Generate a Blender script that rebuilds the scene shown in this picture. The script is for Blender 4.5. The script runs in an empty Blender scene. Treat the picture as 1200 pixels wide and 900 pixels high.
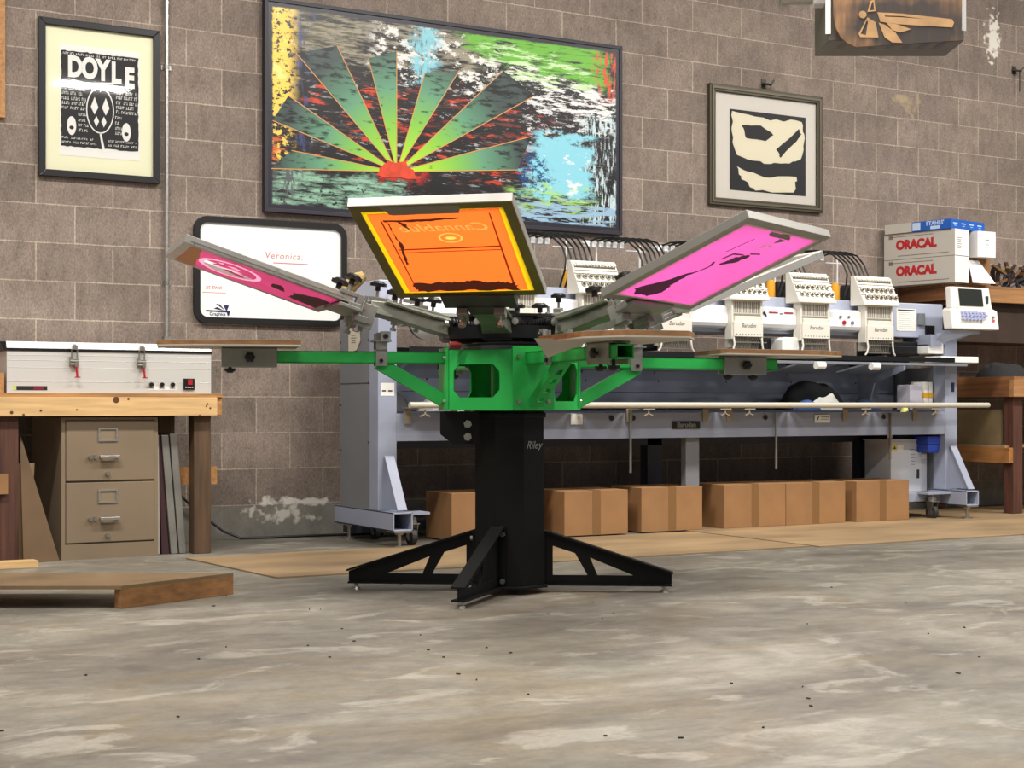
import bpy, bmesh, math, random
from mathutils import Matrix, Vector
random.seed(7)
R = math.radians
sc = bpy.context.scene
col = sc.collection
PH = math.atan(1800 / 3150.0)          # the camera looks 29.7 deg to the right of the wall's normal
CP, SP = math.cos(PH), math.sin(PH)
CAMY, CAMZ = -8.26, 0.749

# ---------------------------------------------------------------- materials
def lin(c):
    return tuple(((v / 255) / 12.92 if v / 255 <= .04045 else ((v / 255 + .055) / 1.055) ** 2.4) for v in c) + (1,)
_M = {}
def mat(name, rgb, rough=.5, metal=0., var=0., vscale=8., bump=0., bscale=60., coat=0., trans=0., stretch=(1, 1, 1), spec=.5):
    if name in _M: return _M[name]
    m = bpy.data.materials.new(name); m.use_nodes = True
    nt = m.node_tree; N = nt.nodes; L = nt.links; b = N['Principled BSDF']
    b.inputs['Base Color'].default_value = lin(rgb)
    b.inputs['Roughness'].default_value = rough
    b.inputs['Metallic'].default_value = metal
    b.inputs['Coat Weight'].default_value = coat
    b.inputs['Specular IOR Level'].default_value = spec
    if var or bump:
        tc = N.new('ShaderNodeTexCoord'); mp = N.new('ShaderNodeMapping'); mp.inputs['Scale'].default_value = stretch
        L.new(tc.outputs['Object'], mp.inputs['Vector'])
    if var:
        n = N.new('ShaderNodeTexNoise'); n.inputs['Scale'].default_value = vscale; n.inputs['Detail'].default_value = 5
        L.new(mp.outputs[0], n.inputs['Vector'])
        r = N.new('ShaderNodeValToRGB')
        a = lin(tuple(max(0, v * (1 - var)) for v in rgb)); c = lin(tuple(min(255, v * (1 + var)) for v in rgb))
        r.color_ramp.elements[0].position = .3; r.color_ramp.elements[0].color = a
        r.color_ramp.elements[1].position = .7; r.color_ramp.elements[1].color = c
        L.new(n.outputs['Fac'], r.inputs['Fac']); L.new(r.outputs['Color'], b.inputs['Base Color'])
    if bump:
        n2 = N.new('ShaderNodeTexNoise'); n2.inputs['Scale'].default_value = bscale; n2.inputs['Detail'].default_value = 3
        L.new(mp.outputs[0], n2.inputs['Vector'])
        bp = N.new('ShaderNodeBump'); bp.inputs['Strength'].default_value = bump; bp.inputs['Distance'].default_value = .004
        L.new(n2.outputs['Fac'], bp.inputs['Height']); L.new(bp.outputs[0], b.inputs['Normal'])
    if trans:
        t = N.new('ShaderNodeBsdfTranslucent'); mx = N.new('ShaderNodeMixShader'); mx.inputs[0].default_value = trans
        t.inputs['Color'].default_value = lin(rgb)
        if b.inputs['Base Color'].is_linked: L.new(b.inputs['Base Color'].links[0].from_socket, t.inputs['Color'])
        L.new(b.outputs[0], mx.inputs[1]); L.new(t.outputs[0], mx.inputs[2]); L.new(mx.outputs[0], N['Material Output'].inputs['Surface'])
    _M[name] = m
    return m
def wood(name, rgb, axis='x', var=.16):
    s = {'x': (1, 14, 14), 'y': (14, 1, 14), 'z': (14, 14, 1)}[axis]
    return mat(name, rgb, .62, var=var, vscale=3.2, bump=.15, bscale=9, stretch=s)
def emis(name, rgb, s):
    m = bpy.data.materials.new(name); m.use_nodes = True
    b = m.node_tree.nodes['Principled BSDF']
    b.inputs['Base Color'].default_value = lin(rgb); b.inputs['Emission Color'].default_value = lin(rgb); b.inputs['Emission Strength'].default_value = s
    return m
def glass_mat():
    m = bpy.data.materials.new('picture_glass'); m.use_nodes = True; nt = m.node_tree; N = nt.nodes; L = nt.links
    N.remove(N['Principled BSDF'])
    t = N.new('ShaderNodeBsdfTransparent'); g = N.new('ShaderNodeBsdfGlossy'); g.inputs['Roughness'].default_value = .03
    f = N.new('ShaderNodeFresnel'); f.inputs['IOR'].default_value = 1.3; mx = N.new('ShaderNodeMixShader')
    L.new(f.outputs[0], mx.inputs[0]); L.new(t.outputs[0], mx.inputs[1]); L.new(g.outputs[0], mx.inputs[2]); L.new(mx.outputs[0], N['Material Output'].inputs['Surface'])
    return m

# ---------------------------------------------------------------- mesh builder
_TXT = {}
def curve_mesh(splines, thick):
    cu = bpy.data.curves.new('c', 'CURVE'); cu.dimensions = '2D'; cu.fill_mode = 'BOTH'; cu.extrude = thick / 2
    for pts in splines:
        sp = cu.splines.new('POLY'); sp.points.add(len(pts) - 1)
        for p, q in zip(sp.points, pts): p.co = (q[0], q[1], 0, 1)
        sp.use_cyclic_u = True
    return _conv(cu)
def _conv(cu):
    ob = bpy.data.objects.new('tmp', cu); col.objects.link(ob)
    dg = bpy.context.evaluated_depsgraph_get(); dg.update()
    me = bpy.data.meshes.new_from_object(ob.evaluated_get(dg))
    vs = [v.co.copy() for v in me.vertices]; fs = [tuple(p.vertices) for p in me.polygons]
    bpy.data.objects.remove(ob); bpy.data.curves.remove(cu); bpy.data.meshes.remove(me)
    return vs, fs
def text_mesh(s, size, thick=.0008, shear=0., spacing=1., bold=0.):
    k = (s, size, thick, shear, spacing, bold)
    if k not in _TXT:
        cu = bpy.data.curves.new('t', 'FONT'); cu.body = s; cu.size = size; cu.extrude = thick / 2; cu.shear = shear
        cu.space_character = spacing; cu.offset = bold; cu.align_x = 'CENTER'; cu.align_y = 'CENTER'; cu.resolution_u = 3
        _TXT[k] = _conv(cu)
    return _TXT[k]

class MB:
    def __init__(s, M=None): s.v = []; s.f = []; s.mi = []; s.m = 0; s.M = M or Matrix()
    def add(s, vs, fs, M=None):
        T = s.M @ M if M is not None else s.M
        n = len(s.v); s.v += [T @ Vector(v) for v in vs]; s.f += [tuple(i + n for i in f) for f in fs]; s.mi += [s.m] * len(fs)
        return s
    def box(s, x0, x1, y0, y1, z0, z1, M=None):
        x0, x1 = min(x0, x1), max(x0, x1); y0, y1 = min(y0, y1), max(y0, y1); z0, z1 = min(z0, z1), max(z0, z1)
        vs = [(x, y, z) for z in (z0, z1) for y in (y0, y1) for x in (x0, x1)]
        return s.add(vs, [(0, 2, 3, 1), (4, 5, 7, 6), (0, 1, 5, 4), (2, 6, 7, 3), (0, 4, 6, 2), (1, 3, 7, 5)], M)
    def prism(s, pts, vec, M=None):
        pts = [Vector(p) for p in pts]; vec = Vector(vec); n = len(pts)
        nr = Vector((0, 0, 0))
        for i in range(n): nr += pts[i].cross(pts[(i + 1) % n])
        if nr.dot(vec) < 0: pts = pts[::-1]
        return s.add(pts + [p + vec for p in pts], [tuple(range(n))[::-1], tuple(range(n, 2 * n))] + [(i, (i + 1) % n, n + (i + 1) % n, n + i) for i in range(n)], M)
    def poly(s, pts, M=None): return s.add(pts, [tuple(range(len(pts)))], M)
    def cyl(s, p0, p1, r, n=16, r2=None, ends=True, M=None):
        p0, p1 = Vector(p0), Vector(p1); r2 = r if r2 is None else r2; a = (p1 - p0).normalized()
        u = a.orthogonal().normalized(); w = a.cross(u); vs = []
        for p, q in ((p0, r), (p1, r2)):
            for i in range(n): t = 2 * math.pi * i / n; vs.append(p + (u * math.cos(t) + w * math.sin(t)) * q)
        fs = [(i, (i + 1) % n, n + (i + 1) % n, n + i) for i in range(n)]
        if ends: fs += [tuple(range(n))[::-1], tuple(range(n, 2 * n))]
        return s.add(vs, fs, M)
    def bar(s, p0, p1, w, h, up=(0, 0, 1), M=None):     # rectangular bar along p0-p1
        p0, p1 = Vector(p0), Vector(p1); a = (p1 - p0).normalized(); si = a.cross(Vector(up)).normalized(); u = si.cross(a)
        vs = [p + si * (i * w / 2) + u * (j * h / 2) for p in (p0, p1) for i, j in ((-1, -1), (1, -1), (1, 1), (-1, 1))]
        return s.add(vs, [(3, 2, 1, 0), (4, 5, 6, 7)] + [(i, (i + 1) % 4, 4 + (i + 1) % 4, 4 + i) for i in range(4)], M)
    def tube(s, path, r, n=8, M=None):
        path = [Vector(p) for p in path]; vs = []; fs = []; prev = None
        for k, p in enumerate(path):
            a = (path[min(k + 1, len(path) - 1)] - path[max(k - 1, 0)]).normalized()
            u = a.orthogonal().normalized() if prev is None else (prev - a * prev.dot(a)).normalized()
            prev = u; w = a.cross(u); rr = r[k] if isinstance(r, (list, tuple)) else r
            for i in range(n): t = 2 * math.pi * i / n; vs.append(p + (u * math.cos(t) + w * math.sin(t)) * rr)
        for k in range(len(path) - 1):
            for i in range(n): fs.append((k * n + i, k * n + (i + 1) % n, (k + 1) * n + (i + 1) % n, (k + 1) * n + i))
        m = (len(path) - 1) * n
        fs += [tuple(range(n))[::-1], tuple(range(m, m + n))]
        return s.add(vs, fs, M)
    def lathe(s, prof, n=20, M=None):                    # prof: list of (r, z)
        vs = [(r * math.cos(2 * math.pi * i / n), r * math.sin(2 * math.pi * i / n), z) for r, z in prof for i in range(n)]
        fs = [(k * n + i, k * n + (i + 1) % n, (k + 1) * n + (i + 1) % n, (k + 1) * n + i) for k in range(len(prof) - 1) for i in range(n)]
        fs += [tuple(range(n))[::-1], tuple(range((len(prof) - 1) * n, len(prof) * n))]
        return s.add(vs, fs, M)
    def plate(s, splines, thick, M=None): return s.add(*curve_mesh(splines, thick), M)
    def text(s, t, size, M, **k): return s.add(*text_mesh(t, size, **k), M)
    def build(s, name, mats, parent=None, smooth=False, bevel=0., W=None):
        if not isinstance(mats, (list, tuple)): mats = [mats]
        inv = Matrix()
        if parent is not None: inv = WM[parent.name].inverted()
        if W is not None: inv = W.inverted()
        me = bpy.data.meshes.new(name)
        me.from_pydata([inv @ v for v in s.v], [], s.f)
        for m in mats: me.materials.append(m)
        for p, i in zip(me.polygons, s.mi): p.material_index = i; p.use_smooth = smooth
        me.update()
        o = bpy.data.objects.new(name, me); col.objects.link(o)
        if parent is not None: o.parent = parent; WM[o.name] = WM[parent.name]
        else: o.matrix_world = W or Matrix(); WM[o.name] = W or Matrix()
        if smooth:
            md = o.modifiers.new('es', 'EDGE_SPLIT'); md.split_angle = R(38)
        if bevel:
            md = o.modifiers.new('bv', 'BEVEL'); md.width = bevel; md.segments = 2; md.limit_method = 'ANGLE'; md.angle_limit = R(50)
        return o
WM = {}
def tag(o, label=None, cat=None, group=None, kind=None):
    if label: o['label'] = label
    if cat: o['category'] = cat
    if group: o['group'] = group
    if kind: o['kind'] = kind
    return o
def thing(name, loc, label, cat, rz=0, group=None):
    o = bpy.data.objects.new(name, None); col.objects.link(o); o.empty_display_size = .1
    W = Matrix.Translation(loc) @ Matrix.Rotation(rz, 4, 'Z'); o.matrix_world = W; WM[o.name] = W
    return tag(o, label, cat, group)
def solo(name, mb, mats, label, cat, group=None, **k):
    xs = [v.x for v in mb.v]; ys = [v.y for v in mb.v]; zs = [v.z for v in mb.v]
    W = Matrix.Translation(((min(xs) + max(xs)) / 2, (min(ys) + max(ys)) / 2, min(zs)))
    return tag(mb.build(name, mats, None, W=W, **k), label, cat, group)
def struct(name, mb, mats, **k):
    return tag(mb.build(name, mats, None, **k), kind='structure')
def onwall(x, z, y=0.):      # XY plane of decal -> plane facing -Y
    return Matrix.Translation((x, y, z)) @ Matrix.Rotation(R(90), 4, 'X')
def rrect(x0, x1, y0, y1, r, n=5):
    P = []
    for cx, cy, a in ((x1 - r, y1 - r, 0), (x0 + r, y1 - r, 90), (x0 + r, y0 + r, 180), (x1 - r, y0 + r, 270)):
        for i in range(n + 1): t = R(a + 90 * i / n); P.append((cx + r * math.cos(t), cy + r * math.sin(t)))
    return P
def ell(cx, cy, rx, ry, n=28): return [(cx + rx * math.cos(2 * math.pi * i / n), cy + ry * math.sin(2 * math.pi * i / n)) for i in range(n)]
def jag(pts, amp, sub=6, seed=0):
    rn = random.Random(seed); P = []
    for i in range(len(pts)):
        a, b = Vector(pts[i]), Vector(pts[(i + 1) % len(pts)])
        for k in range(sub): p = a.lerp(b, k / sub); P.append((p.x + rn.uniform(-amp, amp), p.y + rn.uniform(-amp, amp)))
    return P

# common materials
ALU = mat('brushed_aluminium', (196, 194, 190), .32, .85, var=.06, vscale=5, stretch=(1, 12, 12))
ALUD = mat('dull_aluminium', (150, 148, 142), .45, .6, var=.08, vscale=7)
STEEL = mat('zinc_steel', (170, 168, 160), .35, .9)
CAST = mat('cast_grey_green_metal', (112, 113, 101), .42, .55, var=.1, vscale=14)
DARKCAST = mat('dark_cast_metal', (62, 64, 58), .5, .4, var=.1, vscale=14)
BLACKP = mat('black_powder_coat', (9, 9, 10), .55, var=.12, vscale=9, spec=.25)
BLACKPL = mat('black_plastic', (16, 16, 17), .38)
GREEN = mat('green_paint', (40, 176, 78), .42, var=.06, vscale=5)
WHITEP = mat('white_paint', (238, 237, 233), .35)
CREAM = mat('cream_plastic', (226, 221, 208), .42)
LAV = mat('blue_grey_paint', (150, 156, 174), .45, var=.04, vscale=4)
GREYP = mat('grey_panel_paint', (118, 120, 124), .5, var=.03, vscale=4)
CARD = mat('brown_cardboard', (150, 110, 70), .8, var=.06, vscale=5)
TAPE = mat('brown_packing_tape', (128, 94, 58), .35)
KRAFT = mat('tan_board', (150, 124, 88), .75, var=.1, vscale=3)
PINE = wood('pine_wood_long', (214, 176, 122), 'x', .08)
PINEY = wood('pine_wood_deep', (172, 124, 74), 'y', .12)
DARKW = wood('dark_stained_post', (88, 66, 46), 'z', .15)
REDW = wood('reddish_brown_post', (82, 50, 38), 'z', .18)
PLYE = wood('plywood_edge', (142, 102, 64), 'x', .14)
PLYW = mat('plywood_face', (178, 148, 106), .65, var=.12, vscale=2.5, bump=.1, stretch=(1, 8, 1))
LAM = mat('laminate_grey_white', (184, 178, 164), .55, var=.05, vscale=6)
PAPER = mat('white_paper', (240, 238, 232), .7)
INK = mat('black_ink', (24, 23, 24), .6)
REDPL = mat('red_plastic', (170, 24, 38), .4)

# ---------------------------------------------------------------- setting
def wall_material():
    m = bpy.data.materials.new('concrete_block_wall'); m.use_nodes = True; nt = m.node_tree; N = nt.nodes; L = nt.links; b = N['Principled BSDF']
    b.inputs['Roughness'].default_value = .92; b.inputs['Specular IOR Level'].default_value = .2
    tc = N.new('ShaderNodeTexCoord'); sx = N.new('ShaderNodeSeparateXYZ'); cx = N.new('ShaderNodeCombineXYZ'); L.new(tc.outputs['Object'], sx.inputs[0])
    ax = N.new('ShaderNodeMath'); ax.operation = 'ADD'; ax.inputs[1].default_value = .4064 * 20 - 3.057 + .2032; L.new(sx.outputs[0], ax.inputs[0])
    az = N.new('ShaderNodeMath'); az.operation = 'ADD'; az.inputs[1].default_value = .2032 * 4 - .189; L.new(sx.outputs[2], az.inputs[0])
    L.new(ax.outputs[0], cx.inputs[0]); L.new(az.outputs[0], cx.inputs[1])
    nd = N.new('ShaderNodeTexNoise'); nd.inputs['Scale'].default_value = 9; nd.inputs['Detail'].default_value = 3; L.new(tc.outputs['Object'], nd.inputs[0])
    vm = N.new('ShaderNodeVectorMath'); vm.operation = 'MULTIPLY_ADD'; vm.inputs[1].default_value = (.006, .006, 0)
    L.new(nd.outputs['Color'], vm.inputs[0]); L.new(cx.outputs[0], vm.inputs[2])
    br = N.new('ShaderNodeTexBrick'); br.offset = .5; br.inputs['Scale'].default_value = 1; br.inputs['Brick Width'].default_value = .4064; br.inputs['Row Height'].default_value = .2032
    br.inputs['Mortar Size'].default_value = .0042; br.inputs['Mortar Smooth'].default_value = .3; br.inputs['Bias'].default_value = 0
    br.inputs['Color1'].default_value = lin((134, 121, 111)); br.inputs['Color2'].default_value = lin((150, 135, 124)); br.inputs['Mortar'].default_value = lin((182, 167, 150))
    L.new(vm.outputs[0], br.inputs[0])
    def noise(s, d, lo, hi, c0, c1, st=None):
        n = N.new('ShaderNodeTexNoise'); n.inputs['Scale'].default_value = s; n.inputs['Detail'].default_value = d; n.inputs['Roughness'].default_value = .65
        if st:
            mp = N.new('ShaderNodeMapping'); mp.inputs['Scale'].default_value = st; L.new(tc.outputs['Object'], mp.inputs[0]); L.new(mp.outputs[0], n.inputs[0])
        else: L.new(tc.outputs['Object'], n.inputs[0])
        r = N.new('ShaderNodeValToRGB'); r.color_ramp.elements[0].position = lo; r.color_ramp.elements[1].position = hi
        r.color_ramp.elements[0].color = (c0, c0, c0, 1); r.color_ramp.elements[1].color = (c1, c1, c1, 1); L.new(n.outputs['Fac'], r.inputs[0]); return r
    def mul(a, bb, f=1):
        x = N.new('ShaderNodeMix'); x.data_type = 'RGBA'; x.blend_type = 'MULTIPLY'; x.inputs[0].default_value = f
        L.new(a, x.inputs[6]); L.new(bb, x.inputs[7]); return x.outputs[2]
    c = mul(br.outputs['Color'], noise(2.2, 4, .3, .7, .84, 1.12).outputs[0])
    c = mul(c, noise(120, 5, .32, .62, .62, 1.1, (1, 1, .5)).outputs[0])
    c = mul(c, noise(4.5, 7, .3, .7, .84, 1.12).outputs[0])
    c = mul(c, noise(14, 6, .35, .55, .8, 1.05, (1.5, 1, .6)).outputs[0], .8)
    # white mineral deposit low on the wall and a dab of white filler high up
    def blob(x0, z0, rx, rz, sc_, th):
        mp = N.new('ShaderNodeMapping'); mp.inputs['Location'].default_value = (-x0 / rx, 0, -z0 / rz); mp.inputs['Scale'].default_value = (1 / rx, 0, 1 / rz)
        L.new(tc.outputs['Object'], mp.inputs[0])
        ln = N.new('ShaderNodeVectorMath'); ln.operation = 'LENGTH'; L.new(mp.outputs[0], ln.inputs[0])
        n = N.new('ShaderNodeTexNoise'); n.inputs['Scale'].default_value = sc_; n.inputs['Detail'].default_value = 6; L.new(tc.outputs['Object'], n.inputs[0])
        a = N.new('ShaderNodeMath'); a.operation = 'MULTIPLY_ADD'; a.inputs[1].default_value = 3.2; L.new(n.outputs[0], a.inputs[0]); L.new(ln.outputs['Value'], a.inputs[2])
        mr = N.new('ShaderNodeMapRange'); mr.inputs[1].default_value = th; mr.inputs[2].default_value = th + .35; mr.inputs[3].default_value = 1; mr.inputs[4].default_value = 0
        L.new(a.outputs[0], mr.inputs[0]); return mr.outputs[0]
    def over(base, fac, rgb):
        x = N.new('ShaderNodeMix'); x.data_type = 'RGBA'; L.new(fac, x.inputs[0]); L.new(base, x.inputs[6]); x.inputs[7].default_value = lin(rgb); return x.outputs[2]
    # smooth cast kerb course at the foot of the wall
    kz = N.new('ShaderNodeMapRange'); kn = N.new('ShaderNodeMath'); kn.operation = 'MULTIPLY_ADD'; kn.inputs[1].default_value = .03; L.new(nd.outputs['Fac'], kn.inputs[0]); L.new(sx.outputs[2], kn.inputs[2])
    L.new(kn.outputs[0], kz.inputs[0]); kz.inputs[1].default_value = .192; kz.inputs[2].default_value = .204; kz.inputs[3].default_value = .9; kz.inputs[4].default_value = 0
    x = N.new('ShaderNodeMix'); x.data_type = 'RGBA'; L.new(kz.outputs[0], x.inputs[0]); L.new(c, x.inputs[6]); L.new(noise(8, 8, .3, .7, .155, .27).outputs[0], x.inputs[7])
    tint = N.new('ShaderNodeMix'); tint.data_type = 'RGBA'; tint.blend_type = 'MULTIPLY'; L.new(kz.outputs[0], tint.inputs[0]); L.new(x.outputs[2], tint.inputs[6]); tint.inputs[7].default_value = (1.0, .95, .82, 1); c = tint.outputs[2]
    c = mul(c, noise(55, 2, .26, .31, .45, 1.0).outputs[0])
    c = over(c, blob(3.26, .20, .30, .035, 14, 1.95), (214, 208, 198))
    c = over(c, blob(3.22, .13, .34, .085, 16, 1.75), (200, 194, 182))
    c = over(c, blob(8.90, 3.52, .10, .22, 22, 2.05), (226, 220, 208))
    c = over(c, blob(8.05, 2.95, .18, .12, 9, 1.9), (168, 150, 122))
    L.new(c, b.inputs['Base Color'])
    bp = N.new('ShaderNodeBump'); bp.inputs['Strength'].default_value = .5; bp.inputs['Distance'].default_value = .004; L.new(br.outputs['Fac'], bp.inputs['Height'])
    n3 = N.new('ShaderNodeTexNoise'); n3.inputs['Scale'].default_value = 90; n3.inputs['Detail'].default_value = 4; L.new(tc.outputs['Object'], n3.inputs[0])
    bp2 = N.new('ShaderNodeBump'); bp2.inputs['Strength'].default_value = .35; bp2.inputs['Distance'].default_value = .004
    L.new(n3.outputs[0], bp2.inputs['Height']); L.new(bp.outputs[0], bp2.inputs['Normal']); L.new(bp2.outputs[0], b.inputs['Normal'])
    return m
def floor_material():
    m = bpy.data.materials.new('stained_concrete'); m.use_nodes = True; nt = m.node_tree; N = nt.nodes; L = nt.links; b = N['Principled BSDF']
    tc = N.new('ShaderNodeTexCoord')
    def noise(s, d, rot=0, st=(1, 1, 1), dist=0.):
        mp = N.new('ShaderNodeMapping'); mp.inputs['Scale'].default_value = st; mp.inputs['Rotation'].default_value = (0, 0, rot); L.new(tc.outputs['Object'], mp.inputs[0])
        n = N.new('ShaderNodeTexNoise'); n.inputs['Scale'].default_value = s; n.inputs['Detail'].default_value = d; n.inputs['Roughness'].default_value = .62; n.inputs['Distortion'].default_value = dist
        L.new(mp.outputs[0], n.inputs[0]); return n.outputs['Fac']
    def ramp(f, st):
        r = N.new('ShaderNodeValToRGB'); e = r.color_ramp.elements
        e[0].position, e[0].color = st[0][0], st[0][1]; e[1].position, e[1].color = st[-1][0], st[-1][1]
        for p, c in st[1:-1]: q = e.new(p); q.color = c
        L.new(f, r.inputs[0]); return r.outputs[0]
    g = lambda v: (v, v, v, 1)
    base = ramp(noise(.7, 8, .5, (1, 1.6, 1), 1.2), [(.28, lin((92, 88, 80))), (.42, lin((110, 105, 96))), (.55, lin((126, 121, 110))), (.7, lin((144, 139, 128)))])
    def mul(a, bb, f=1.):
        x = N.new('ShaderNodeMix'); x.data_type = 'RGBA'; x.blend_type = 'MULTIPLY'; x.inputs[0].default_value = f; L.new(a, x.inputs[6]); L.new(bb, x.inputs[7]); return x.outputs[2]
    def over(a, fac, rgb):
        x = N.new('ShaderNodeMix'); x.data_type = 'RGBA'; L.new(fac, x.inputs[0]); L.new(a, x.inputs[6]); x.inputs[7].default_value = lin(rgb); return x.outputs[2]
    c = mul(base, ramp(noise(4.5, 8, .9, (1, 1.7, 1), .8), [(.3, g(.76)), (.6, g(1.08))]))
    c = over(c, ramp(noise(1.1, 7, .2, (1, 1.3, 1), 1.5), [(.52, g(0)), (.66, g(.42))]), (122, 108, 82))
    c = over(c, ramp(noise(2.6, 10, .3, (1, 1.8, 1), 1.), [(.56, g(0)), (.62, g(.5))]), (166, 161, 150))
    c = mul(c, ramp(noise(14, 9, .5, (1, 1.5, 1), .5), [(.3, g(.86)), (.65, g(1.08))]))
    c = mul(c, ramp(noise(60, 4), [(.3, g(.88)), (.7, g(1.06))]))
    L.new(c, b.inputs['Base Color'])
    L.new(ramp(noise(1.6, 6, .4), [(.3, g(.34)), (.7, g(.58))]), b.inputs['Roughness'])
    b.inputs['Specular IOR Level'].default_value = .42
    bp = N.new('ShaderNodeBump'); bp.inputs['Strength'].default_value = .12; bp.inputs['Distance'].default_value = .003; L.new(noise(30, 5), bp.inputs['Height']); L.new(bp.outputs[0], b.inputs['Normal'])
    return m
struct('wall_back', MB().box(-4, 14, 0, .2, 0, 5.2), wall_material())
struct('floor', MB().box(-4, 14, -15, .2, -.1, 0), floor_material())
# pipe conduit on the wall
t = thing('electrical_conduit', (2.53, -.02, 1.11), 'thin vertical grey metal conduit pipe on the block wall between the poster and the mural', 'pipe')
MB().cyl((2.53, -.022, 1.12), (2.53, -.022, 5.1), .0115, 12).build('pipe', ALU, t, smooth=True)
b = MB()
for z in (1.42, 2.6): b.box(2.505, 2.56, -.006, 0, z - .012, z + .012); b.cyl((2.53, -.022, z - .01), (2.53, -.022, z + .01), .0145, 12)
b.box(2.512, 2.548, -.04, 0, 1.08, 1.125)
b.build('pipe_strap', STEEL, t)

# ---------------------------------------------------------------- pictures on the wall
GLASS = glass_mat()
def frame_mesh(x0, x1, z0, z1, w, d, y=0., lip=.0):
    b = MB()
    for pts in (((x0, z0), (x1, z0), (x1 - w, z0 + w), (x0 + w, z0 + w)), ((x1, z0), (x1, z1), (x1 - w, z1 - w), (x1 - w, z0 + w)),
                ((x1, z1), (x0, z1), (x0 + w, z1 - w), (x1 - w, z1 - w)), ((x0, z1), (x0, z0), (x0 + w, z0 + w), (x0 + w, z1 - w))):
        b.prism([(p[0], y, p[1]) for p in pts], (0, -d, 0))
    return b
# gig poster
x0, x1, z0, z1 = 1.843, 2.492, 1.957, 2.792
t = thing('framed_poster', (2.167, 0, z0), 'black framed concert poster on a cream mat, large white block letters over busy black print', 'poster')
frame_mesh(x0, x1, z0, z1, .036, .032).build('frame', mat('black_frame', (22, 21, 21), .35), t, bevel=.003)
MB().box(x0 + .03, x1 - .03, -.012, -.003, z0 + .03, z1 - .03).build('mat_board', mat('cream_mat_board', (240, 238, 205), .7), t)
b = MB(); b.box(1.955, 2.385, -.0135, -.0118, 2.075, 2.665)
b.m = 1; PX0, PX1, PZ0, PZ1 = 1.962, 2.375, 2.125, 2.632
b.plate([jag([(PX0, PZ0), (PX1, PZ0), (PX1, PZ1), (PX0, PZ1)], .0035, 24, 3)], .001, Matrix.Translation((0, -.0142, 0)) @ Matrix.Rotation(R(90), 4, 'X'))
b.m = 0
cx = (PX0 + PX1) / 2
b.prism([(PX0 + .03, -.0150, 2.487), (PX0 + .13, -.0150, 2.470), (PX0 + .31, -.0150, 2.490), (PX0 + .13, -.0150, 2.450)], (0, -.0005, 0))
YT = -.0152
for i, (ch, xx, zz, ss) in enumerate((('D', .073, 2.545, .135), ('O', .150, 2.545, .135), ('Y', .222, 2.542, .135), ('L', .292, 2.535, .135), ('E', .365, 2.515, .13))):
    b.text(ch, ss, onwall(PX0 + xx, zz, YT) @ Matrix.Diagonal((.78, 1.12, 1, 1)), bold=.0065)
rn = random.Random(4)
def words(xa, xb, z, h, n):            # rows of small hand lettered words, too small to read
    x = xa
    while x < xb - .01:
        w = rn.uniform(.02, .05); w = min(w, xb - x)
        k = x
        while k < x + w - .004:
            c = rn.uniform(.004, .009); hh = h * rn.uniform(.7, 1)
            if rn.random() < .5: b.box(k, k + c * .35, YT - .0004, YT, z, z + hh); b.box(k, k + c, YT - .0004, YT, z + hh * .75, z + hh)
            else: b.box(k + c * .3, k + c * .65, YT - .0004, YT, z, z + hh); b.box(k, k + c, YT - .0004, YT, z, z + hh * .25)
            k += c + .002
        x += w + .008
words(PX0 + .01, PX1 - .01, 2.612, .013, 0)
for z in (2.425, 2.40, 2.372, 2.347, 2.322): words(PX0 + .004, PX0 + .13, z, .017, 0); words(PX1 - .12, PX1 - .004, z, .018, 0)
for z in (2.292, 2.262, 2.235, 2.208): words(PX0 + .09, PX0 + .14, z, .016, 0); words(PX1 - .125, PX1 - .085, z, .016, 0)
for z in (2.165, 2.142): words(PX0 + .004, PX0 + .19, z, .012, 0); words(PX0 + .25, PX1 - .004, z, .012, 0)
Mw = Matrix.Translation((0, YT, 0)) @ Matrix.Rotation(R(90), 4, 'X')
# generic ornament in the middle: an outlined oval shield with two leaf shapes, two small ovals either side
b.plate([ell(cx, 2.33, .075, .125), ell(cx, 2.33, .069, .118)], .0006, Mw)
for s in (-1, 1):
    b.plate([[(cx + s * .030 - .02, 2.345), (cx + s * .03, 2.305), (cx + s * .03 + .02, 2.345), (cx + s * .03, 2.40)]], .0006, Mw)
    b.plate([[(cx + s * .02 - .014, 2.27), (cx + s * .02, 2.24), (cx + s * .02 + .014, 2.27), (cx + s * .02, 2.298)]], .0006, Mw)
b.plate([ell(PX0 + .055, 2.235, .024, .05)], .0006, Mw); b.plate([ell(PX1 - .065, 2.225, .024, .05)], .0006, Mw)
b.plate([[(cx - .004, 2.21), (cx + .006, 2.21), (cx + .03, 2.10), (cx + .012, 2.115)]], .0006, Mw)
b.m = 1; b.plate([ell(PX0 + .055, 2.225, .012, .01)], .0008, Mw); b.plate([ell(PX1 - .065, 2.215, .012, .01)], .0008, Mw)
b.build('print', [PAPER, INK], t)
MB().box(x0 + .032, x1 - .032, -.0235, -.022, z0 + .032, z1 - .032).build('glass', GLASS, t)

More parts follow.
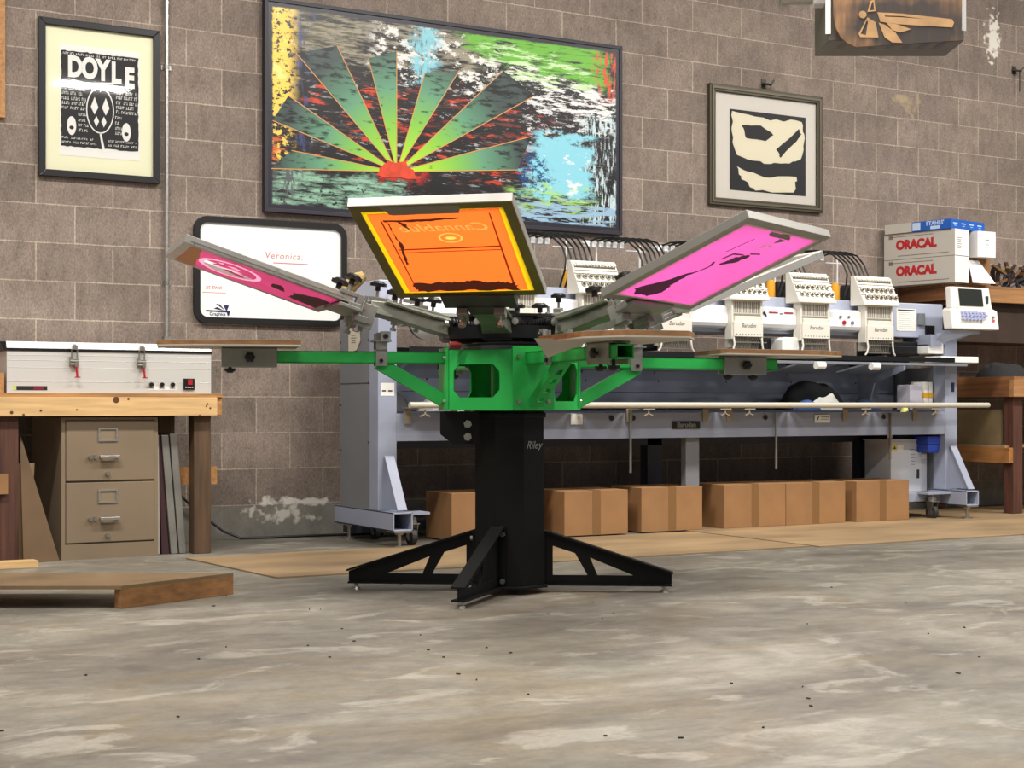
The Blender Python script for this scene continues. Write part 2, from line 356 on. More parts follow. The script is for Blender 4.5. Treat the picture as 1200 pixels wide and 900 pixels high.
# mural ----------------------------------------------------------------
MX0, MX1, MZ0, MZ1 = 3.088, 5.512, 1.843, 3.055
t = thing('abstract_mural', (4.3, 0, MZ0), 'large dark framed abstract painting with green sunburst rays on the block wall', 'painting')
def mural_material():
    m = bpy.data.materials.new('mural_paint'); m.use_nodes = True; nt = m.node_tree; N = nt.nodes; L = nt.links; bs = N['Principled BSDF']; bs.inputs['Roughness'].default_value = .35
    tc = N.new('ShaderNodeTexCoord'); sx = N.new('ShaderNodeSeparateXYZ'); L.new(tc.outputs['Object'], sx.inputs[0])
    W2 = (MX1 - MX0); H2 = (MZ1 - MZ0)
    def mth(op, a, b_=None, c_=None):
        n = N.new('ShaderNodeMath'); n.operation = op
        for i, v in enumerate((a, b_, c_)):
            if v is None: continue
            if isinstance(v, (int, float)): n.inputs[i].default_value = v
            else: L.new(v, n.inputs[i])
        return n.outputs[0]
    A = mth('MULTIPLY_ADD', sx.outputs[0], 1 / W2, .5); B = mth('MULTIPLY', sx.outputs[2], 1 / H2)
    def noise(s, st, d=6, off=0):
        mp = N.new('ShaderNodeMapping'); mp.inputs['Scale'].default_value = st; mp.inputs['Location'].default_value = (off, off, off); L.new(tc.outputs['Object'], mp.inputs[0])
        n = N.new('ShaderNodeTexNoise'); n.inputs['Scale'].default_value = s; n.inputs['Detail'].default_value = d; n.inputs['Roughness'].default_value = .7; L.new(mp.outputs[0], n.inputs[0]); return n.outputs['Fac']
    wob = mth('MULTIPLY_ADD', noise(7, (1, 1, 2.5), 5, 9), .24, -.12)
    def rect(a0, a1, b0, b1, soft=.02, slope=0., wb=1.):
        AA = mth('MULTIPLY_ADD', wob, wb * .6, A); BB = mth('ADD', mth('MULTIPLY_ADD', wob, wb, B), mth('MULTIPLY', A, -slope))
        def ss(v, e0, e1):
            n = N.new('ShaderNodeMapRange'); n.interpolation_type = 'SMOOTHSTEP'; L.new(v, n.inputs[0]); n.inputs[1].default_value = e0; n.inputs[2].default_value = e1; return n.outputs[0]
        r = mth('MULTIPLY', ss(AA, a0 - soft, a0 + soft), mth('SUBTRACT', 1, ss(AA, a1 - soft, a1 + soft)))
        return mth('MULTIPLY', r, mth('MULTIPLY', ss(BB, b0 - soft, b0 + soft), mth('SUBTRACT', 1, ss(BB, b1 - soft, b1 + soft))))
    def thr(n, lo, hi):
        r = N.new('ShaderNodeMapRange'); L.new(n, r.inputs[0]); r.inputs[1].default_value = lo; r.inputs[2].default_value = hi; return r.outputs[0]
    cur = None
    def layer(fac, rgb):
        nonlocal cur
        x = N.new('ShaderNodeMix'); x.data_type = 'RGBA'; L.new(fac, x.inputs[0])
        if cur is None: x.inputs[6].default_value = lin((22, 20, 22))
        else: L.new(cur, x.inputs[6])
        x.inputs[7].default_value = lin(rgb); cur = x.outputs[2]
    hs = noise(5, (1, 1, 7), 9, 2); hs2 = noise(4, (1.2, 1, 9), 9, 7); sp = noise(26, (1, 1, 1.3), 5, 4); vs = noise(9, (5, 1, 1), 7, 12)
    one = lambda a0, a1, b0, b1, n, lo, hi, rgb, **k: layer(mth('MULTIPLY', rect(a0, a1, b0, b1, **k), thr(n, lo, hi)), rgb)
    one(-.1, 1.1, -.1, 1.1, hs, .56, .62, (70, 58, 56)); one(-.1, 1.1, -.1, 1.1, hs2, .60, .64, (128, 134, 132))
    one(.1, .78, .24, .66, noise(5, (1, 1, 5), 8, 31), .55, .60, (200, 66, 34)); one(.3, .85, .22, .66, noise(6, (1, 1, 5), 8, 41), .57, .62, (112, 40, 36)); one(.1, .8, .22, .75, noise(9, (1, 1, 4), 8, 45), .60, .63, (168, 176, 178))
    one(.08, .56, .74, 1.0, hs, .44, .56, (150, 142, 122)); one(.28, .62, .66, .98, noise(12, (1, 1, 2), 8, 15), .52, .55, (222, 220, 214))
    one(.07, .24, .8, 1., hs2, .5, .6, (84, 80, 40)); one(.385, .445, .70, .96, vs, .35, .5, (130, 196, 210))
    one(.52, .96, .985, 1.21, hs2, .38, .5, (104, 176, 48), slope=-.24); one(.58, .9, .93, 1.08, hs, .5, .55, (196, 224, 170), slope=-.24)
    one(.62, .98, .82, .98, noise(9, (1, 1, 5), 8, 22), .5, .54, (232, 230, 226), slope=-.24)
    one(.70, .98, .50, .72, noise(11, (1, 1, 3), 8, 27), .55, .58, (214, 214, 214)); one(.92, 1.1, .7, .98, vs, .5, .56, (214, 70, 30))
    one(.88, 1.0, .05, .62, vs, .5, .56, (196, 214, 218)); one(.72, .90, .16, .50, noise(5, (1, 1, 1), 5, 51), .3, .36, (136, 204, 220), wb=1.6)
    one(.76, .9, .18, .42, noise(8, (1, 1, 2), 7, 55), .56, .6, (232, 238, 236)); one(.68, .78, .2, .38, sp, .5, .54, (26, 66, 120))
    one(.66, .92, .10, .22, hs, .46, .55, (168, 214, 110)); one(.60, 1.0, .0, .14, hs2, .48, .52, (150, 182, 206)); one(.2, .7, .0, .14, hs2, .5, .56, (120, 130, 140))
    one(.0, .36, .04, .19, hs, .40, .55, (142, 184, 158)); one(.02, .09, .02, .2, vs, .5, .55, (90, 90, 96)); one(.03, .3, .02, .16, sp, .56, .59, (26, 26, 30))
    one(.075, .11, .3, .95, vs, .5, .56, (60, 70, 120))
    one(.002, .072, .46, 1.0, sp, .44, .47, (244, 206, 84), wb=.15); one(.002, .072, .62, .98, noise(10, (1, 1, 1), 3, 61), .55, .6, (250, 222, 130), wb=.15); one(.002, .066, .25, .5, sp, .52, .54, (232, 200, 90), wb=.15)
    one(-.1, .04, .25, .34, hs, .45, .5, (206, 96, 40)); one(.3, .42, .20, .24, hs, .3, .5, (190, 44, 36))
    # plain dark edge
    def edge(): 
        a = mth('MINIMUM', mth('MINIMUM', A, mth('SUBTRACT', 1, A)), mth('MULTIPLY', mth('MINIMUM', B, mth('SUBTRACT', 1, B)), .5)); a = mth('MULTIPLY_ADD', wob, .04, a)
        r = N.new('ShaderNodeMapRange'); L.new(a, r.inputs[0]); r.inputs[1].default_value = .018; r.inputs[2].default_value = .022; r.inputs[3].default_value = 1; r.inputs[4].default_value = 0; return r.outputs[0]
    layer(edge(), (36, 33, 44))
    L.new(cur, bs.inputs['Base Color']); return m
W = Matrix.Translation((4.3, 0, MZ0))
o = MB().box(MX0 + .012, MX1 - .012, -.04, -.004, MZ0 + .012, MZ1 - .012).build('canvas', mural_material(), t)
frame_mesh(MX0, MX1, MZ0, MZ1, .022, .046).build('frame', mat('dark_violet_frame', (38, 35, 44), .5), t, bevel=.002)
def ray_mat():
    m = mat('sunburst_ray_paint', (120, 190, 60), .35); nt = m.node_tree; N = nt.nodes; L = nt.links; bs = N['Principled BSDF']
    tc = N.new('ShaderNodeTexCoord'); mp = N.new('ShaderNodeMapping'); mp.inputs['Location'].default_value = (.327, 0, -.242); L.new(tc.outputs['Object'], mp.inputs[0])
    sc2 = N.new('ShaderNodeVectorMath'); sc2.operation = 'MULTIPLY'; sc2.inputs[1].default_value = (1, 0, 1); L.new(mp.outputs[0], sc2.inputs[0])
    ln = N.new('ShaderNodeVectorMath'); ln.operation = 'LENGTH'; L.new(sc2.outputs[0], ln.inputs[0])
    r = N.new('ShaderNodeValToRGB'); e = r.color_ramp.elements; e[0].position = .08; e[0].color = lin((176, 222, 40)); e[1].position = .8; e[1].color = lin((60, 74, 72))
    q = e.new(.35); q.color = lin((128, 190, 74)); q = e.new(.55); q.color = lin((96, 150, 118)); L.new(ln.outputs['Value'], r.inputs[0])
    n = N.new('ShaderNodeTexNoise'); n.inputs['Scale'].default_value = 14; n.inputs['Detail'].default_value = 7; L.new(tc.outputs['Object'], n.inputs[0])
    r2 = N.new('ShaderNodeValToRGB'); r2.color_ramp.elements[0].position = .26; r2.color_ramp.elements[0].color = (.08, .08, .09, 1); r2.color_ramp.elements[1].position = .40; 
    fd = N.new('ShaderNodeMath'); fd.operation = 'MULTIPLY_ADD'; fd.inputs[1].default_value = -.30; fd.inputs[2].default_value = .12; L.new(ln.outputs['Value'], fd.inputs[0])
    ms = N.new('ShaderNodeMapping'); ms.inputs['Scale'].default_value = (1, 1, 3.5); L.new(tc.outputs['Object'], ms.inputs[0]); L.new(ms.outputs[0], n.inputs[0])
    ad = N.new('ShaderNodeMath'); ad.operation = 'ADD'; L.new(n.outputs[0], ad.inputs[0]); L.new(fd.outputs[0], ad.inputs[1]); L.new(ad.outputs[0], r2.inputs[0])
    x = N.new('ShaderNodeMix'); x.data_type = 'RGBA'; x.blend_type = 'MULTIPLY'; x.inputs[0].default_value = 1; L.new(r.outputs[0], x.inputs[6]); L.new(r2.outputs[0], x.inputs[7]); L.new(x.outputs[2], bs.inputs['Base Color'])
    return m
def mur(x, y):       # crop pixel of the painting -> wall position
    a = (x - 15) / 1145.; a = a * 2390 / (2390 + 1145 * (1 - a) * .30) if False else a
    top = 0 + .131 * (x - 15); bot = 685 + .0614 * (x - 20)
    # undo the foreshortening along the wall
    px = 300 + x * .36667; X = (px - 600) / 1800.; tt = 8.26 / (-X * SP + CP); u = tt * (X * CP + SP)
    return u, MZ0 + (bot - y) / (bot - top) * (MZ1 - MZ0)
ends = [(40, 548), (105, 490), (45, 395), (95, 315), (120, 180), (250, 155), (350, 195), (440, 170), (530, 240), (640, 230), (780, 230), (880, 310), (870, 440), (825, 548)]
ctr = mur(440, 556)
b = MB()
for i in range(0, 14, 2):
    p, q = mur(*ends[i]), mur(*ends[i + 1])
    b.m = 0; b.poly([(ctr[0], -.0412, ctr[1]), (q[0], -.0412, q[1]), (p[0], -.0412, p[1])])
b.build('painted_rays', ray_mat(), t)
b = MB()
for e_ in ends:
    p = mur(*e_); b.bar((ctr[0], -.0416, ctr[1]), (p[0], -.0416, p[1]), .0006, .008, up=(0, 1, 0)) if False else b.bar((ctr[0], -.0416, ctr[1]), (p[0], -.0416, p[1]), .005, .0012, up=(0, -1, 0))
b.build('painted_ray_lines', mat('tan_paint', (208, 150, 84), .4), t)
b = MB(); w_ = .11
b.plate([jag([(ctr[0] - .14, ctr[1] - .035), (ctr[0] + .14, ctr[1] - .035), (ctr[0] + .10, ctr[1] + .02), (ctr[0] + .06, ctr[1] + .06), (ctr[0] - .06, ctr[1] + .06), (ctr[0] - .10, ctr[1] + .02)], .008, 4, 2)], .001, Matrix.Translation((0, -.0425, 0)) @ Matrix.Rotation(R(90), 4, 'X'))
b.build('painted_sun', mat('vermilion_paint', (206, 64, 34), .4, var=.1, vscale=20), t)

# second framed print (plain abstract black and cream stand-in)
x0, x1, z0, z1 = 6.222, 7.202, 2.09, 2.90
t = thing('framed_print', (6.71, 0, z0), 'bronze framed square print of cream and black shapes, on the wall right of the mural', 'picture')
frame_mesh(x0, x1, z0, z1, .05, .03).build('frame', mat('bronze_frame', (74, 68, 54), .45, .3), t, bevel=.004)
frame_mesh(x0 + .018, x1 - .018, z0 + .018, z1 - .018, .014, .036).build('frame_moulding', mat('bronze_frame_light', (98, 90, 72), .45, .3), t)
MB().box(x0 + .045, x1 - .045, -.012, -.003, z0 + .045, z1 - .045).build('mat_board', mat('white_mat_board', (214, 208, 198), .75), t)
b = MB(); b.box(6.40, 7.06, -.0135, -.0115, 2.20, 2.745)
b.m = 1; Mw2 = Matrix.Translation((0, -.0145, 0)) @ Matrix.Rotation(R(90), 4, 'X')
b.plate([jag([(6.42, 2.73), (6.75, 2.70), (7.03, 2.72), (7.05, 2.60), (7.02, 2.46), (6.92, 2.42), (6.70, 2.40), (6.46, 2.44), (6.42, 2.55)], .009, 5, 11)], .001, Mw2)
b.plate([jag([(6.46, 2.36), (6.70, 2.30), (6.98, 2.33), (6.96, 2.22), (6.62, 2.21), (6.50, 2.28)], .009, 5, 12)], .001, Mw2)
b.m = 0; Mw3 = Matrix.Translation((0, -.0152, 0)) @ Matrix.Rotation(R(90), 4, 'X')
b.plate([jag([(6.50, 2.64), (6.66, 2.66), (6.78, 2.60), (6.70, 2.55), (6.54, 2.56)], .006, 4, 13)], .001, Mw3)
b.plate([jag([(6.80, 2.50), (7.0, 2.66), (7.02, 2.62), (6.84, 2.45)], .006, 4, 14)], .001, Mw3)
b.build('print', [INK, mat('cream_ink_paper', (226, 218, 192), .7)], t)
MB().box(x0 + .046, x1 - .046, -.0215, -.02, z0 + .046, z1 - .046).build('glass', GLASS, t)
def hook(x, z, lab, drop=.0):
    b = MB(); b.box(x - .02, x + .02, -.006, 0, z - .03, z + .03); b.bar((x - .01, -.003, z), (x + .015, -.06, z - .015), .035, .012); b.bar((x + .01, -.06, z - .015), (x + .03, -.075, z + .015), .03, .012)
    if drop: b.cyl((x + .01, -.05, z - .02), (x + .015, -.045, z - drop), .005, 6)
    return solo('wall_hook', b, DARKCAST, lab, 'hook')
hook(6.70, 2.945, 'small dark metal hook in the block wall just above the bronze framed print')
hook(9.12, 3.30, 'small dark metal hook with hanging pin, alone high on the wall at the far right', .17)

# whiteboard ------------------------------------------------------------
x0, x1, z0, z1 = 2.685, 3.60, 1.205, 1.80
t = thing('whiteboard', (3.14, 0, z0), 'whiteboard in a thick black rounded frame with faint red handwriting, left of the press', 'whiteboard')
Mw = Matrix.Translation((0, -.014, 0)) @ Matrix.Rotation(R(90), 4, 'X')
MB().plate([rrect(x0, x1, z0, z1, .075, 8), rrect(x0 + .034, x1 - .034, z0 + .034, z1 - .034, .045, 8)], .028, Mw).build('frame', BLACKPL, t, bevel=.005)
MB().plate([rrect(x0 + .02, x1 - .02, z0 + .02, z1 - .02, .05, 8)], .012, Matrix.Translation((0, -.008, 0)) @ Matrix.Rotation(R(90), 4, 'X')).build('board', mat('gloss_white_board', (246, 247, 243), .12), t)
RI = mat('faded_red_marker', (206, 120, 122), .6)
b = MB(); b.text('Veronica.', .052, onwall(3.215, 1.598, -.0146), shear=.1, spacing=1.15)
b.box(3.15, 3.36, -.0150, -.0142, 1.556, 1.561)
b.build('handwritten_word', RI, t); b = MB()
b.text('at two', .036, onwall(2.80, 1.407, -.0146), shear=.1); b.box(2.735, 2.87, -.0150, -.0142, 1.375, 1.378)
b.build('handwritten_word', RI, t)
b = MB(); NV = mat('navy_print', (28, 28, 84), .5)
b.prism([(2.755, -.0142, 1.270), (2.895, -.0142, 1.267), (2.895, -.0142, 1.277), (2.755, -.0142, 1.279)], (0, -.0006, 0))
for P in (((2.80, 1.287), (2.86, 1.277), (2.82, 1.297)), ((2.812, 1.315), (2.868, 1.277), (2.835, 1.312)), ((2.855, 1.307), (2.875, 1.272), (2.888, 1.307), (2.872, 1.309)), ((2.88, 1.25), (2.888, 1.25), (2.895, 1.27), (2.875, 1.27))):
    b.plate([list(P)], .0006, Matrix.Translation((0, -.0146, 0)) @ Matrix.Rotation(R(90), 4, 'X'))
b.text('Graphics', .026, onwall(2.822, 1.257, -.0146), bold=.0004)
b.build('printed_logo', NV, t)

# ---------------------------------------------------------------- left bench group
t = thing('workbench', (1.6, -.4, 0), 'pine topped wooden workbench with dark posts, standing left against the block wall', 'workbench')
MB().box(.3, 2.59, -.775, -.03, .789, .808).build('bench_top', wood('worn_bench_top', (160, 118, 72), 'x', .15), t, bevel=.002)
MB().box(.3, 2.552, -.80, -.762, .697, .789).build('front_rail', PINE, t, bevel=.002)
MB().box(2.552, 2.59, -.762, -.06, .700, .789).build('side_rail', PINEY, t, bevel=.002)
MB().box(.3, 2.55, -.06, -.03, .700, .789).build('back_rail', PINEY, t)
b = MB(); 
MB().box(2.447, 2.536, -.75, -.66, 0, .70).build('post', DARKW, t, bevel=.003)
MB().box(2.447, 2.536, -.15, -.06, 0, .70).build('post', DARKW, t, bevel=.003)
MB().box(1.50, 1.585, -.76, -.67, 0, .70).build('post', REDW, t, bevel=.003)
MB().box(1.50, 1.585, -.15, -.06, 0, .70).build('post', REDW, t, bevel=.003)
MB().box(2.34, 2.60, -.655, -.61, .345, .435).build('brace', PINEY, t)
MB().box(1.46, 1.532, -.785, -.76, .33, .425).build('brace', CARD, t)
b = MB()
for x, z, r in ((1.545, .715, .008), (1.68, .724, .006), (1.60, .704, .006), (2.04, .776, .016), (2.10, .781, .006), (2.46, .70, .004), (2.50, .756, .005), (2.515, .735, .005), (2.495, .745, .004), (1.85, .728, .004)):
    b.cyl((x, -.8, z), (x, -.8012, z), r, 10)
b.build('knot_mark', mat('dark_knot', (92, 56, 26), .7), t)
# wooden block at bench top's left end
solo('wood_block', MB().box(1.35, 1.532, -.70, -.55, .8081, .905), PINEY, 'short brown wooden block on the bench, left of the silver exposure unit', 'wood block', bevel=.002)
# exposure unit
EX0, EX1, EY0, EY1 = 1.543, 2.553, -.70, -.12
t = thing('exposure_unit', (2.05, -.4, .808), 'long low silver screen exposure unit with red handled latches on the pine workbench', 'machine')
RIB = mat('ribbed_white_aluminium', (226, 224, 218), .33, .35)
b = MB(); b.box(EX0, EX1, EY0, EY1, .8085, 1.012)
for z in (.862, .868, .93, .965, .99): b.box(EX0, EX1, EY0 - .0012, EY0, z, z + .002)
b.build('case', RIB, t, bevel=.003)
MB().box(EX0 - .012, EX1 + .004, EY0 - .004, EY1 + .004, 1.010, 1.024).build('seal', BLACKPL, t)
b = MB(); b.prism([(EX0, EY0 + .0, 1.024), (EX0, EY0 + .014, 1.056), (EX0, EY1, 1.056), (EX0, EY1, 1.024)], (EX1 - EX0, 0, 0)); b.build('lid', RIB, t)
MB().prism([(EX0 - .028, EY0 + .02, 1.055), (EX0, EY0 + .02, 1.055), (EX0, EY0 + .02, 1.012), (EX0 - .012, EY0 + .02, 1.012)], (0, .4, 0)).build('lid_edge', BLACKPL, t)
for x in (1.858, 2.19):
    b = MB()
    b.box(x - .022, x - .008, EY0 - .022, EY0, .945, .985); b.box(x + .002, x + .018, EY0 - .026, EY0, .93, .975)
    for dx in (-.012, .014): b.tube([(x + dx, EY0 - .014, .945), (x + dx, EY0 - .016, 1.02), (x + dx * .5, EY0 - .016, 1.043), (x, EY0 - .014, 1.045)], .0035, 6)
    b.cyl((x - .02, EY0 - .02, .965), (x + .022, EY0 - .02, .965), .007, 10); b.cyl((x - .018, EY0 - .02, .95), (x + .02, EY0 - .02, .95), .006, 10)
    b.box(x - .014, x + .014, EY0 - .03, EY0, 1.02, 1.04)
    l = b.build('toggle_latch', STEEL, t)
    MB().bar((x + .008, EY0 - .026, .938), (x + .012, EY0 - .03, .888), .010, .006).box(x + .0, x + .026, EY0 - .034, EY0 - .026, .883, .888).build('latch_handle', REDPL, l)
for x, w in ((2.243, ''), (2.297, ''), (2.352, '')):
    k = MB().cyl((x, EY0 - .012, .853), (x, EY0, .853), .0105, 16, .0115).build('control_knob', BLACKPL, t)
b = MB(); b.box(2.228, 2.372, EY0 - .0012, EY0, .826, .843)
b.m = 1
for x in (2.243, 2.297, 2.352): b.box(x - .013, x + .013, EY0 - .0016, EY0 - .001, .8335, .8375)
b.build('knob_label', [PAPER, INK], t)
b = MB(); b.box(2.408, 2.464, EY0 - .008, EY0, .828, .884); b.m = 1; b.box(2.428, 2.452, EY0 - .0125, EY0 - .007, .853, .880); b.m = 2
for i in range(4): b.box(2.416 + .011 * i, 2.423 + .011 * i, EY0 - .0086, EY0 - .008, .838, .842)
b.build('power_switch', [BLACKPL, REDPL, PAPER], t)
b = MB(); b.box(1.588, 1.733, EY0 - .001, EY0, .822, .842); b.m = 1; b.box(1.668, 1.715, EY0 - .0014, EY0 - .001, .824, .840); b.m = 2; b.box(1.572, 1.587, EY0 - .001, EY0, .821, .846)
b.build('name_plate', [INK, mat('dark_red_print', (120, 22, 40), .5), mat('lime_sticker', (196, 208, 110), .5)], t)
MB().tube([(2.553, -.45, .935), (2.575, -.45, .925), (2.582, -.45, .90), (2.575, -.45, .875), (2.553, -.45, .865)], .006, 8).build('side_handle', BLACKPL, t)

# file cabinet
FX0, FX1, FY = 1.789, 2.262, -.75
CAB = mat('taupe_cabinet_paint', (132, 115, 94), .42, var=.03, vscale=3)
t = thing('file_cabinet', (2.02, -.4, 0), 'taupe two drawer metal file cabinet under the pine workbench', 'cabinet')
MB().box(FX0, FX1, FY + .012, -.1, .002, .69).build('body', CAB, t, bevel=.003)
b = MB()
for xa, xb in ((FX0, FX0 + .018), (FX1 - .018, FX1)): b.box(xa, xb, FY, FY + .012, 0, .69)
b.box(FX0 + .018, FX1 - .018, FY, FY + .012, 0, .075); b.box(FX0 + .018, FX1 - .018, FY, FY + .012, .677, .69)
b.build('front_frame', CAB, t)
for z in (.082, .383):
    d = MB().box(FX0 + .021, FX1 - .021, FY - .004, FY + .011, z, z + .291).build('drawer', CAB, t, bevel=.002)
    xm = 2.012
    MB().bar((xm - .045, FY - .028, z + .115), (xm + .052, FY - .028, z + .115), .018, .014).box(xm - .043, xm - .03, FY - .028, FY, z + .11, z + .12).box(xm + .035, xm + .048, FY - .028, FY, z + .11, z + .12).build('drawer_handle', ALU, d, bevel=.002)
    MB().cyl((xm - .088, FY - .02, z + .115), (xm - .088, FY, z + .115), .010, 12, .008).box(xm - .07, xm - .058, FY - .012, FY, z + .105, z + .125).build('thumb_latch', STEEL, d)
    MB().cyl((xm - .002, FY - .016, z + .032), (xm - .002, FY, z + .032), .011, 14).build('lock', STEEL, d, smooth=True)
    frame_mesh(xm - .047, xm + .047, z + .19, z + .255, .007, .006, FY - .004).build('label_holder', ALU, d)
    MB().box(xm - .04, xm + .04, FY - .0045, FY - .003, z + .197, z + .248).build('label_card', mat('tan_card', (136, 118, 94), .6), d)
# leaning boards left of the cabinet
def lean(name, xa, xb, y, z1, tilt, m, lab, cat, group=None, th=.01):
    b = MB(); b.prism([(xa, y, 0), (xb, y, 0), (xb + tilt, y + .12, z1), (xa + tilt, y + .12, z1)], (0, .012, 0))
b = MB(); b.prism([(1.60, -.80, 0.001), (1.775, -.77, 0.001), (1.605, -.72, .60), (1.60, -.72, .60)], (.0, .012, .0))
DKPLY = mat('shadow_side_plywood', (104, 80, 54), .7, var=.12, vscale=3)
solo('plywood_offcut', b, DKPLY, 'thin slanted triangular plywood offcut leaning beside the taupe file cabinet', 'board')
b = MB(); b.prism([(1.592, -.70, .001), (1.660, -.66, .001), (1.682, -.66, .47), (1.592, -.70, .47)], (0, .012, 0))
solo('plywood_offcut', b, KRAFT, 'narrow upright plywood offcut leaning behind the slanted triangular one at the bench post', 'board')
# screens leaning between cabinet and post
def leaning_frame(xb, xt, w, z1, m, lab, y=-.70):
    root = thing('silk_screen', (xb, y + .3, 0), lab, 'screen')
    b = MB()
    for yy in (y, y + .46): b.prism([(xb, yy, 0.002), (xb + w, yy, 0.002), (xt + w, yy, z1), (xt, yy, z1)], (0, .035, 0))
    for f0, f1 in ((0, .06), (.94, 1)):
        za, zb = .002 + z1 * f0, z1 * f1; xa = xb + (xt - xb) * f0; xc = xb + (xt - xb) * f1
        b.prism([(xa, y + .035, za), (xa + w, y + .035, za), (xc + w, y + .035, zb), (xc, y + .035, zb)], (0, .425, 0))
    b.build('frame', m, root, bevel=.002)
    b = MB(); b.prism([(xb + w * .4, y + .03, .03), (xb + w * .4 + .002, y + .03, .03), (xt + w * .4 + .002, y + .03, z1 - .03), (xt + w * .4, y + .03, z1 - .03)], (0, .44, 0))
    b.build('mesh', mat('grey_mesh', (120, 118, 112), .6), root)
leaning_frame(2.268, 2.262, .02, .60, mat('pale_frame_wood', (176, 170, 160), .6), 'pale upright screen frame right against the side of the taupe file cabinet')
solo('board', MB().prism([(2.300, -.69, .002), (2.338, -.69, .002), (2.292, -.69, .60), (2.286, -.69, .60)], (0, .4, 0)), mat('maroon_board', (64, 34, 40), .7), 'dark maroon board standing between the pale screen frames under the bench', 'board')
leaning_frame(2.345, 2.295, .036, .60, ALUD, 'aluminium screen frame leaning left, middle one of those under the bench')
leaning_frame(2.388, 2.338, .036, .605, ALUD, 'aluminium screen frame leaning left, nearest the dark bench post')
# cables
CB = mat('black_cable', (12, 12, 12), .45)
b = MB(); b.tube([(2.40, -.03, .69), (2.41, -.03, .56), (2.40, -.03, .47), (2.44, -.03, .40), (2.50, -.03, .38)], .006, 8)
b.tube([(2.52, -.03, .36), (2.58, -.03, .28), (2.70, -.04, .16), (2.84, -.06, .05), (2.93, -.08, .010), (3.05, -.09, .008), (3.25, -.10, .008), (3.50, -.12, .008), (3.75, -.2, .008)], .007, 8)
solo('power_cord', b, CB, 'black power cord running down behind the workbench and along the foot of the wall', 'cord', smooth=True)
# small wood strip and bracket at the wall's left
struct('trim_1', MB().box(1.45, 1.672, -.032, 0, 2.243, 5.2), PINEY)

# floor pallet and plank
t = thing('low_platform', (1.2, -2.25, 0), 'low plywood platform lying on the concrete floor in front of the workbench', 'platform')
pr, pb, pf, pl = (2.06, -2.43), (1.40, -1.74), (1.555, -2.64), (.55, -2.05)
# skid built along two floor directions
a = Vector((pf[0], pf[1], 0)); eR = (Vector((pr[0], pr[1], 0)) - a); eL = Vector((-.93, .52, 0))
q = a + eR + eL
top = [a, a + eR, a + eR + eL, a + eL]
MB().prism([(p.x, p.y, .072) for p in top], (0, 0, .013)).build('deck', mat('worn_plywood_deck', (120, 98, 70), .7, var=.12, vscale=4, bump=.1), t)
n = Vector((-eR.y, eR.x, 0)).normalized(); n = n if n.dot(eL) > 0 else -n
def rail(p0, p1, th):
    d = (p1 - p0); nn = Vector((-d.y, d.x, 0)).normalized(); nn = nn if nn.dot((top[0] + top[2]) / 2 - p0) > 0 else -nn
    return MB().prism([(p0.x, p0.y, .001), (p1.x, p1.y, .001), (p1.x + nn.x * th, p1.y + nn.y * th, .001), (p0.x + nn.x * th, p0.y + nn.y * th, .001)], (0, 0, .0709))
rail(top[0], top[1], .038).build('side_rail', wood('orange_fir', (150, 108, 66), 'x', .12), t)
rail(top[3], top[2], .038).build('side_rail', wood('orange_fir', (150, 108, 66), 'x', .12), t)
b = MB(); b.box(.80, 1.62, -1.02, -.93, .0, .032); solo('wood_plank', b, PINE, 'short pale pine plank on the floor by the reddish bench post', 'plank', bevel=.002)

# floor sheets
t = MB(); t.plate([[(2.41, -1.99), (3.6, -2.02), (5.4, -1.99), (5.4, -.93), (3.9, -.93), (2.335, -.97)]], .006, Matrix.Translation((0, 0, .0035)))
SHEET = mat('brown_sheet', (146, 122, 90), .6, var=.14, vscale=2.2, bump=.25, bscale=5, stretch=(.6, 1.6, 1))
solo('floor_sheet', t, SHEET, 'thin brown hardboard sheet on the floor behind the press, left one of two', 'sheet', group=None)
t = MB(); t.plate([[(5.43, -2.03), (9.6, -2.02), (9.6, -.2), (5.43, -.25)]], .006, Matrix.Translation((0, 0, .0035)))
solo('floor_sheet', t, SHEET, 'thin brown hardboard sheet on the floor reaching the right edge, right one of two', 'sheet')
# small debris
rn = random.Random(12)
b = MB()
for i in range(46):
    X = rn.uniform(-1.2, 1.6); Z = rn.uniform(3.4, 6.6); x = X * CP + Z * SP; y = CAMY - X * SP + Z * CP; r = rn.uniform(.0015, .0055); a_ = rn.uniform(0, 3)
    b.box(-r * rn.uniform(.6, 2.2), r, -r * .6, r * .6, .0, .003, Matrix.Translation((x, y, .0005)) @ Matrix.Rotation(a_, 4, 'Z'))
solo('floor_debris', b, mat('dark_grit', (60, 54, 46), .8), 'scattered dark grit and crumbs on the concrete floor', 'debris')['kind'] = 'stuff'

# ================================================================ screen printing press
CX, CY = 3.067, -2.872
press = thing('screen_printing_press', (CX, CY, 0), 'green and black rotary screen printing press in the middle of the floor', 'printing press', rz=-PH)
PW = WM[press.name]
def pmb(M=None): return MB(PW @ M if M is not None else PW)
def dirv(deg): a = R(deg); return Vector((math.sin(a), -math.cos(a), 0))     # 0 = towards the camera, + = to the right
def polar(deg):                                                              # local frame: x = radial, y = tangential, z up
    d = dirv(deg); t_ = Vector((-d.y, d.x, 0)); return Matrix(((d.x, t_.x, 0, 0), (d.y, t_.y, 0, 0), (0, 0, 1, 0), (0, 0, 0, 1)))
def octo(r, z, rot=22.5): return [(r * math.cos(R(rot + 45 * i)), r * math.sin(R(rot + 45 * i)), z) for i in range(8)]
b = pmb(); b.prism(octo(.148, .03), (0, 0, .70)); b.prism(octo(.158, .70), (0, 0, .02)); b.build('column', BLACKP, press, bevel=.004)
pmb().prism(octo(.165, .022), (0, 0, .012)).build('base_plate', BLACKP, press, bevel=.002)
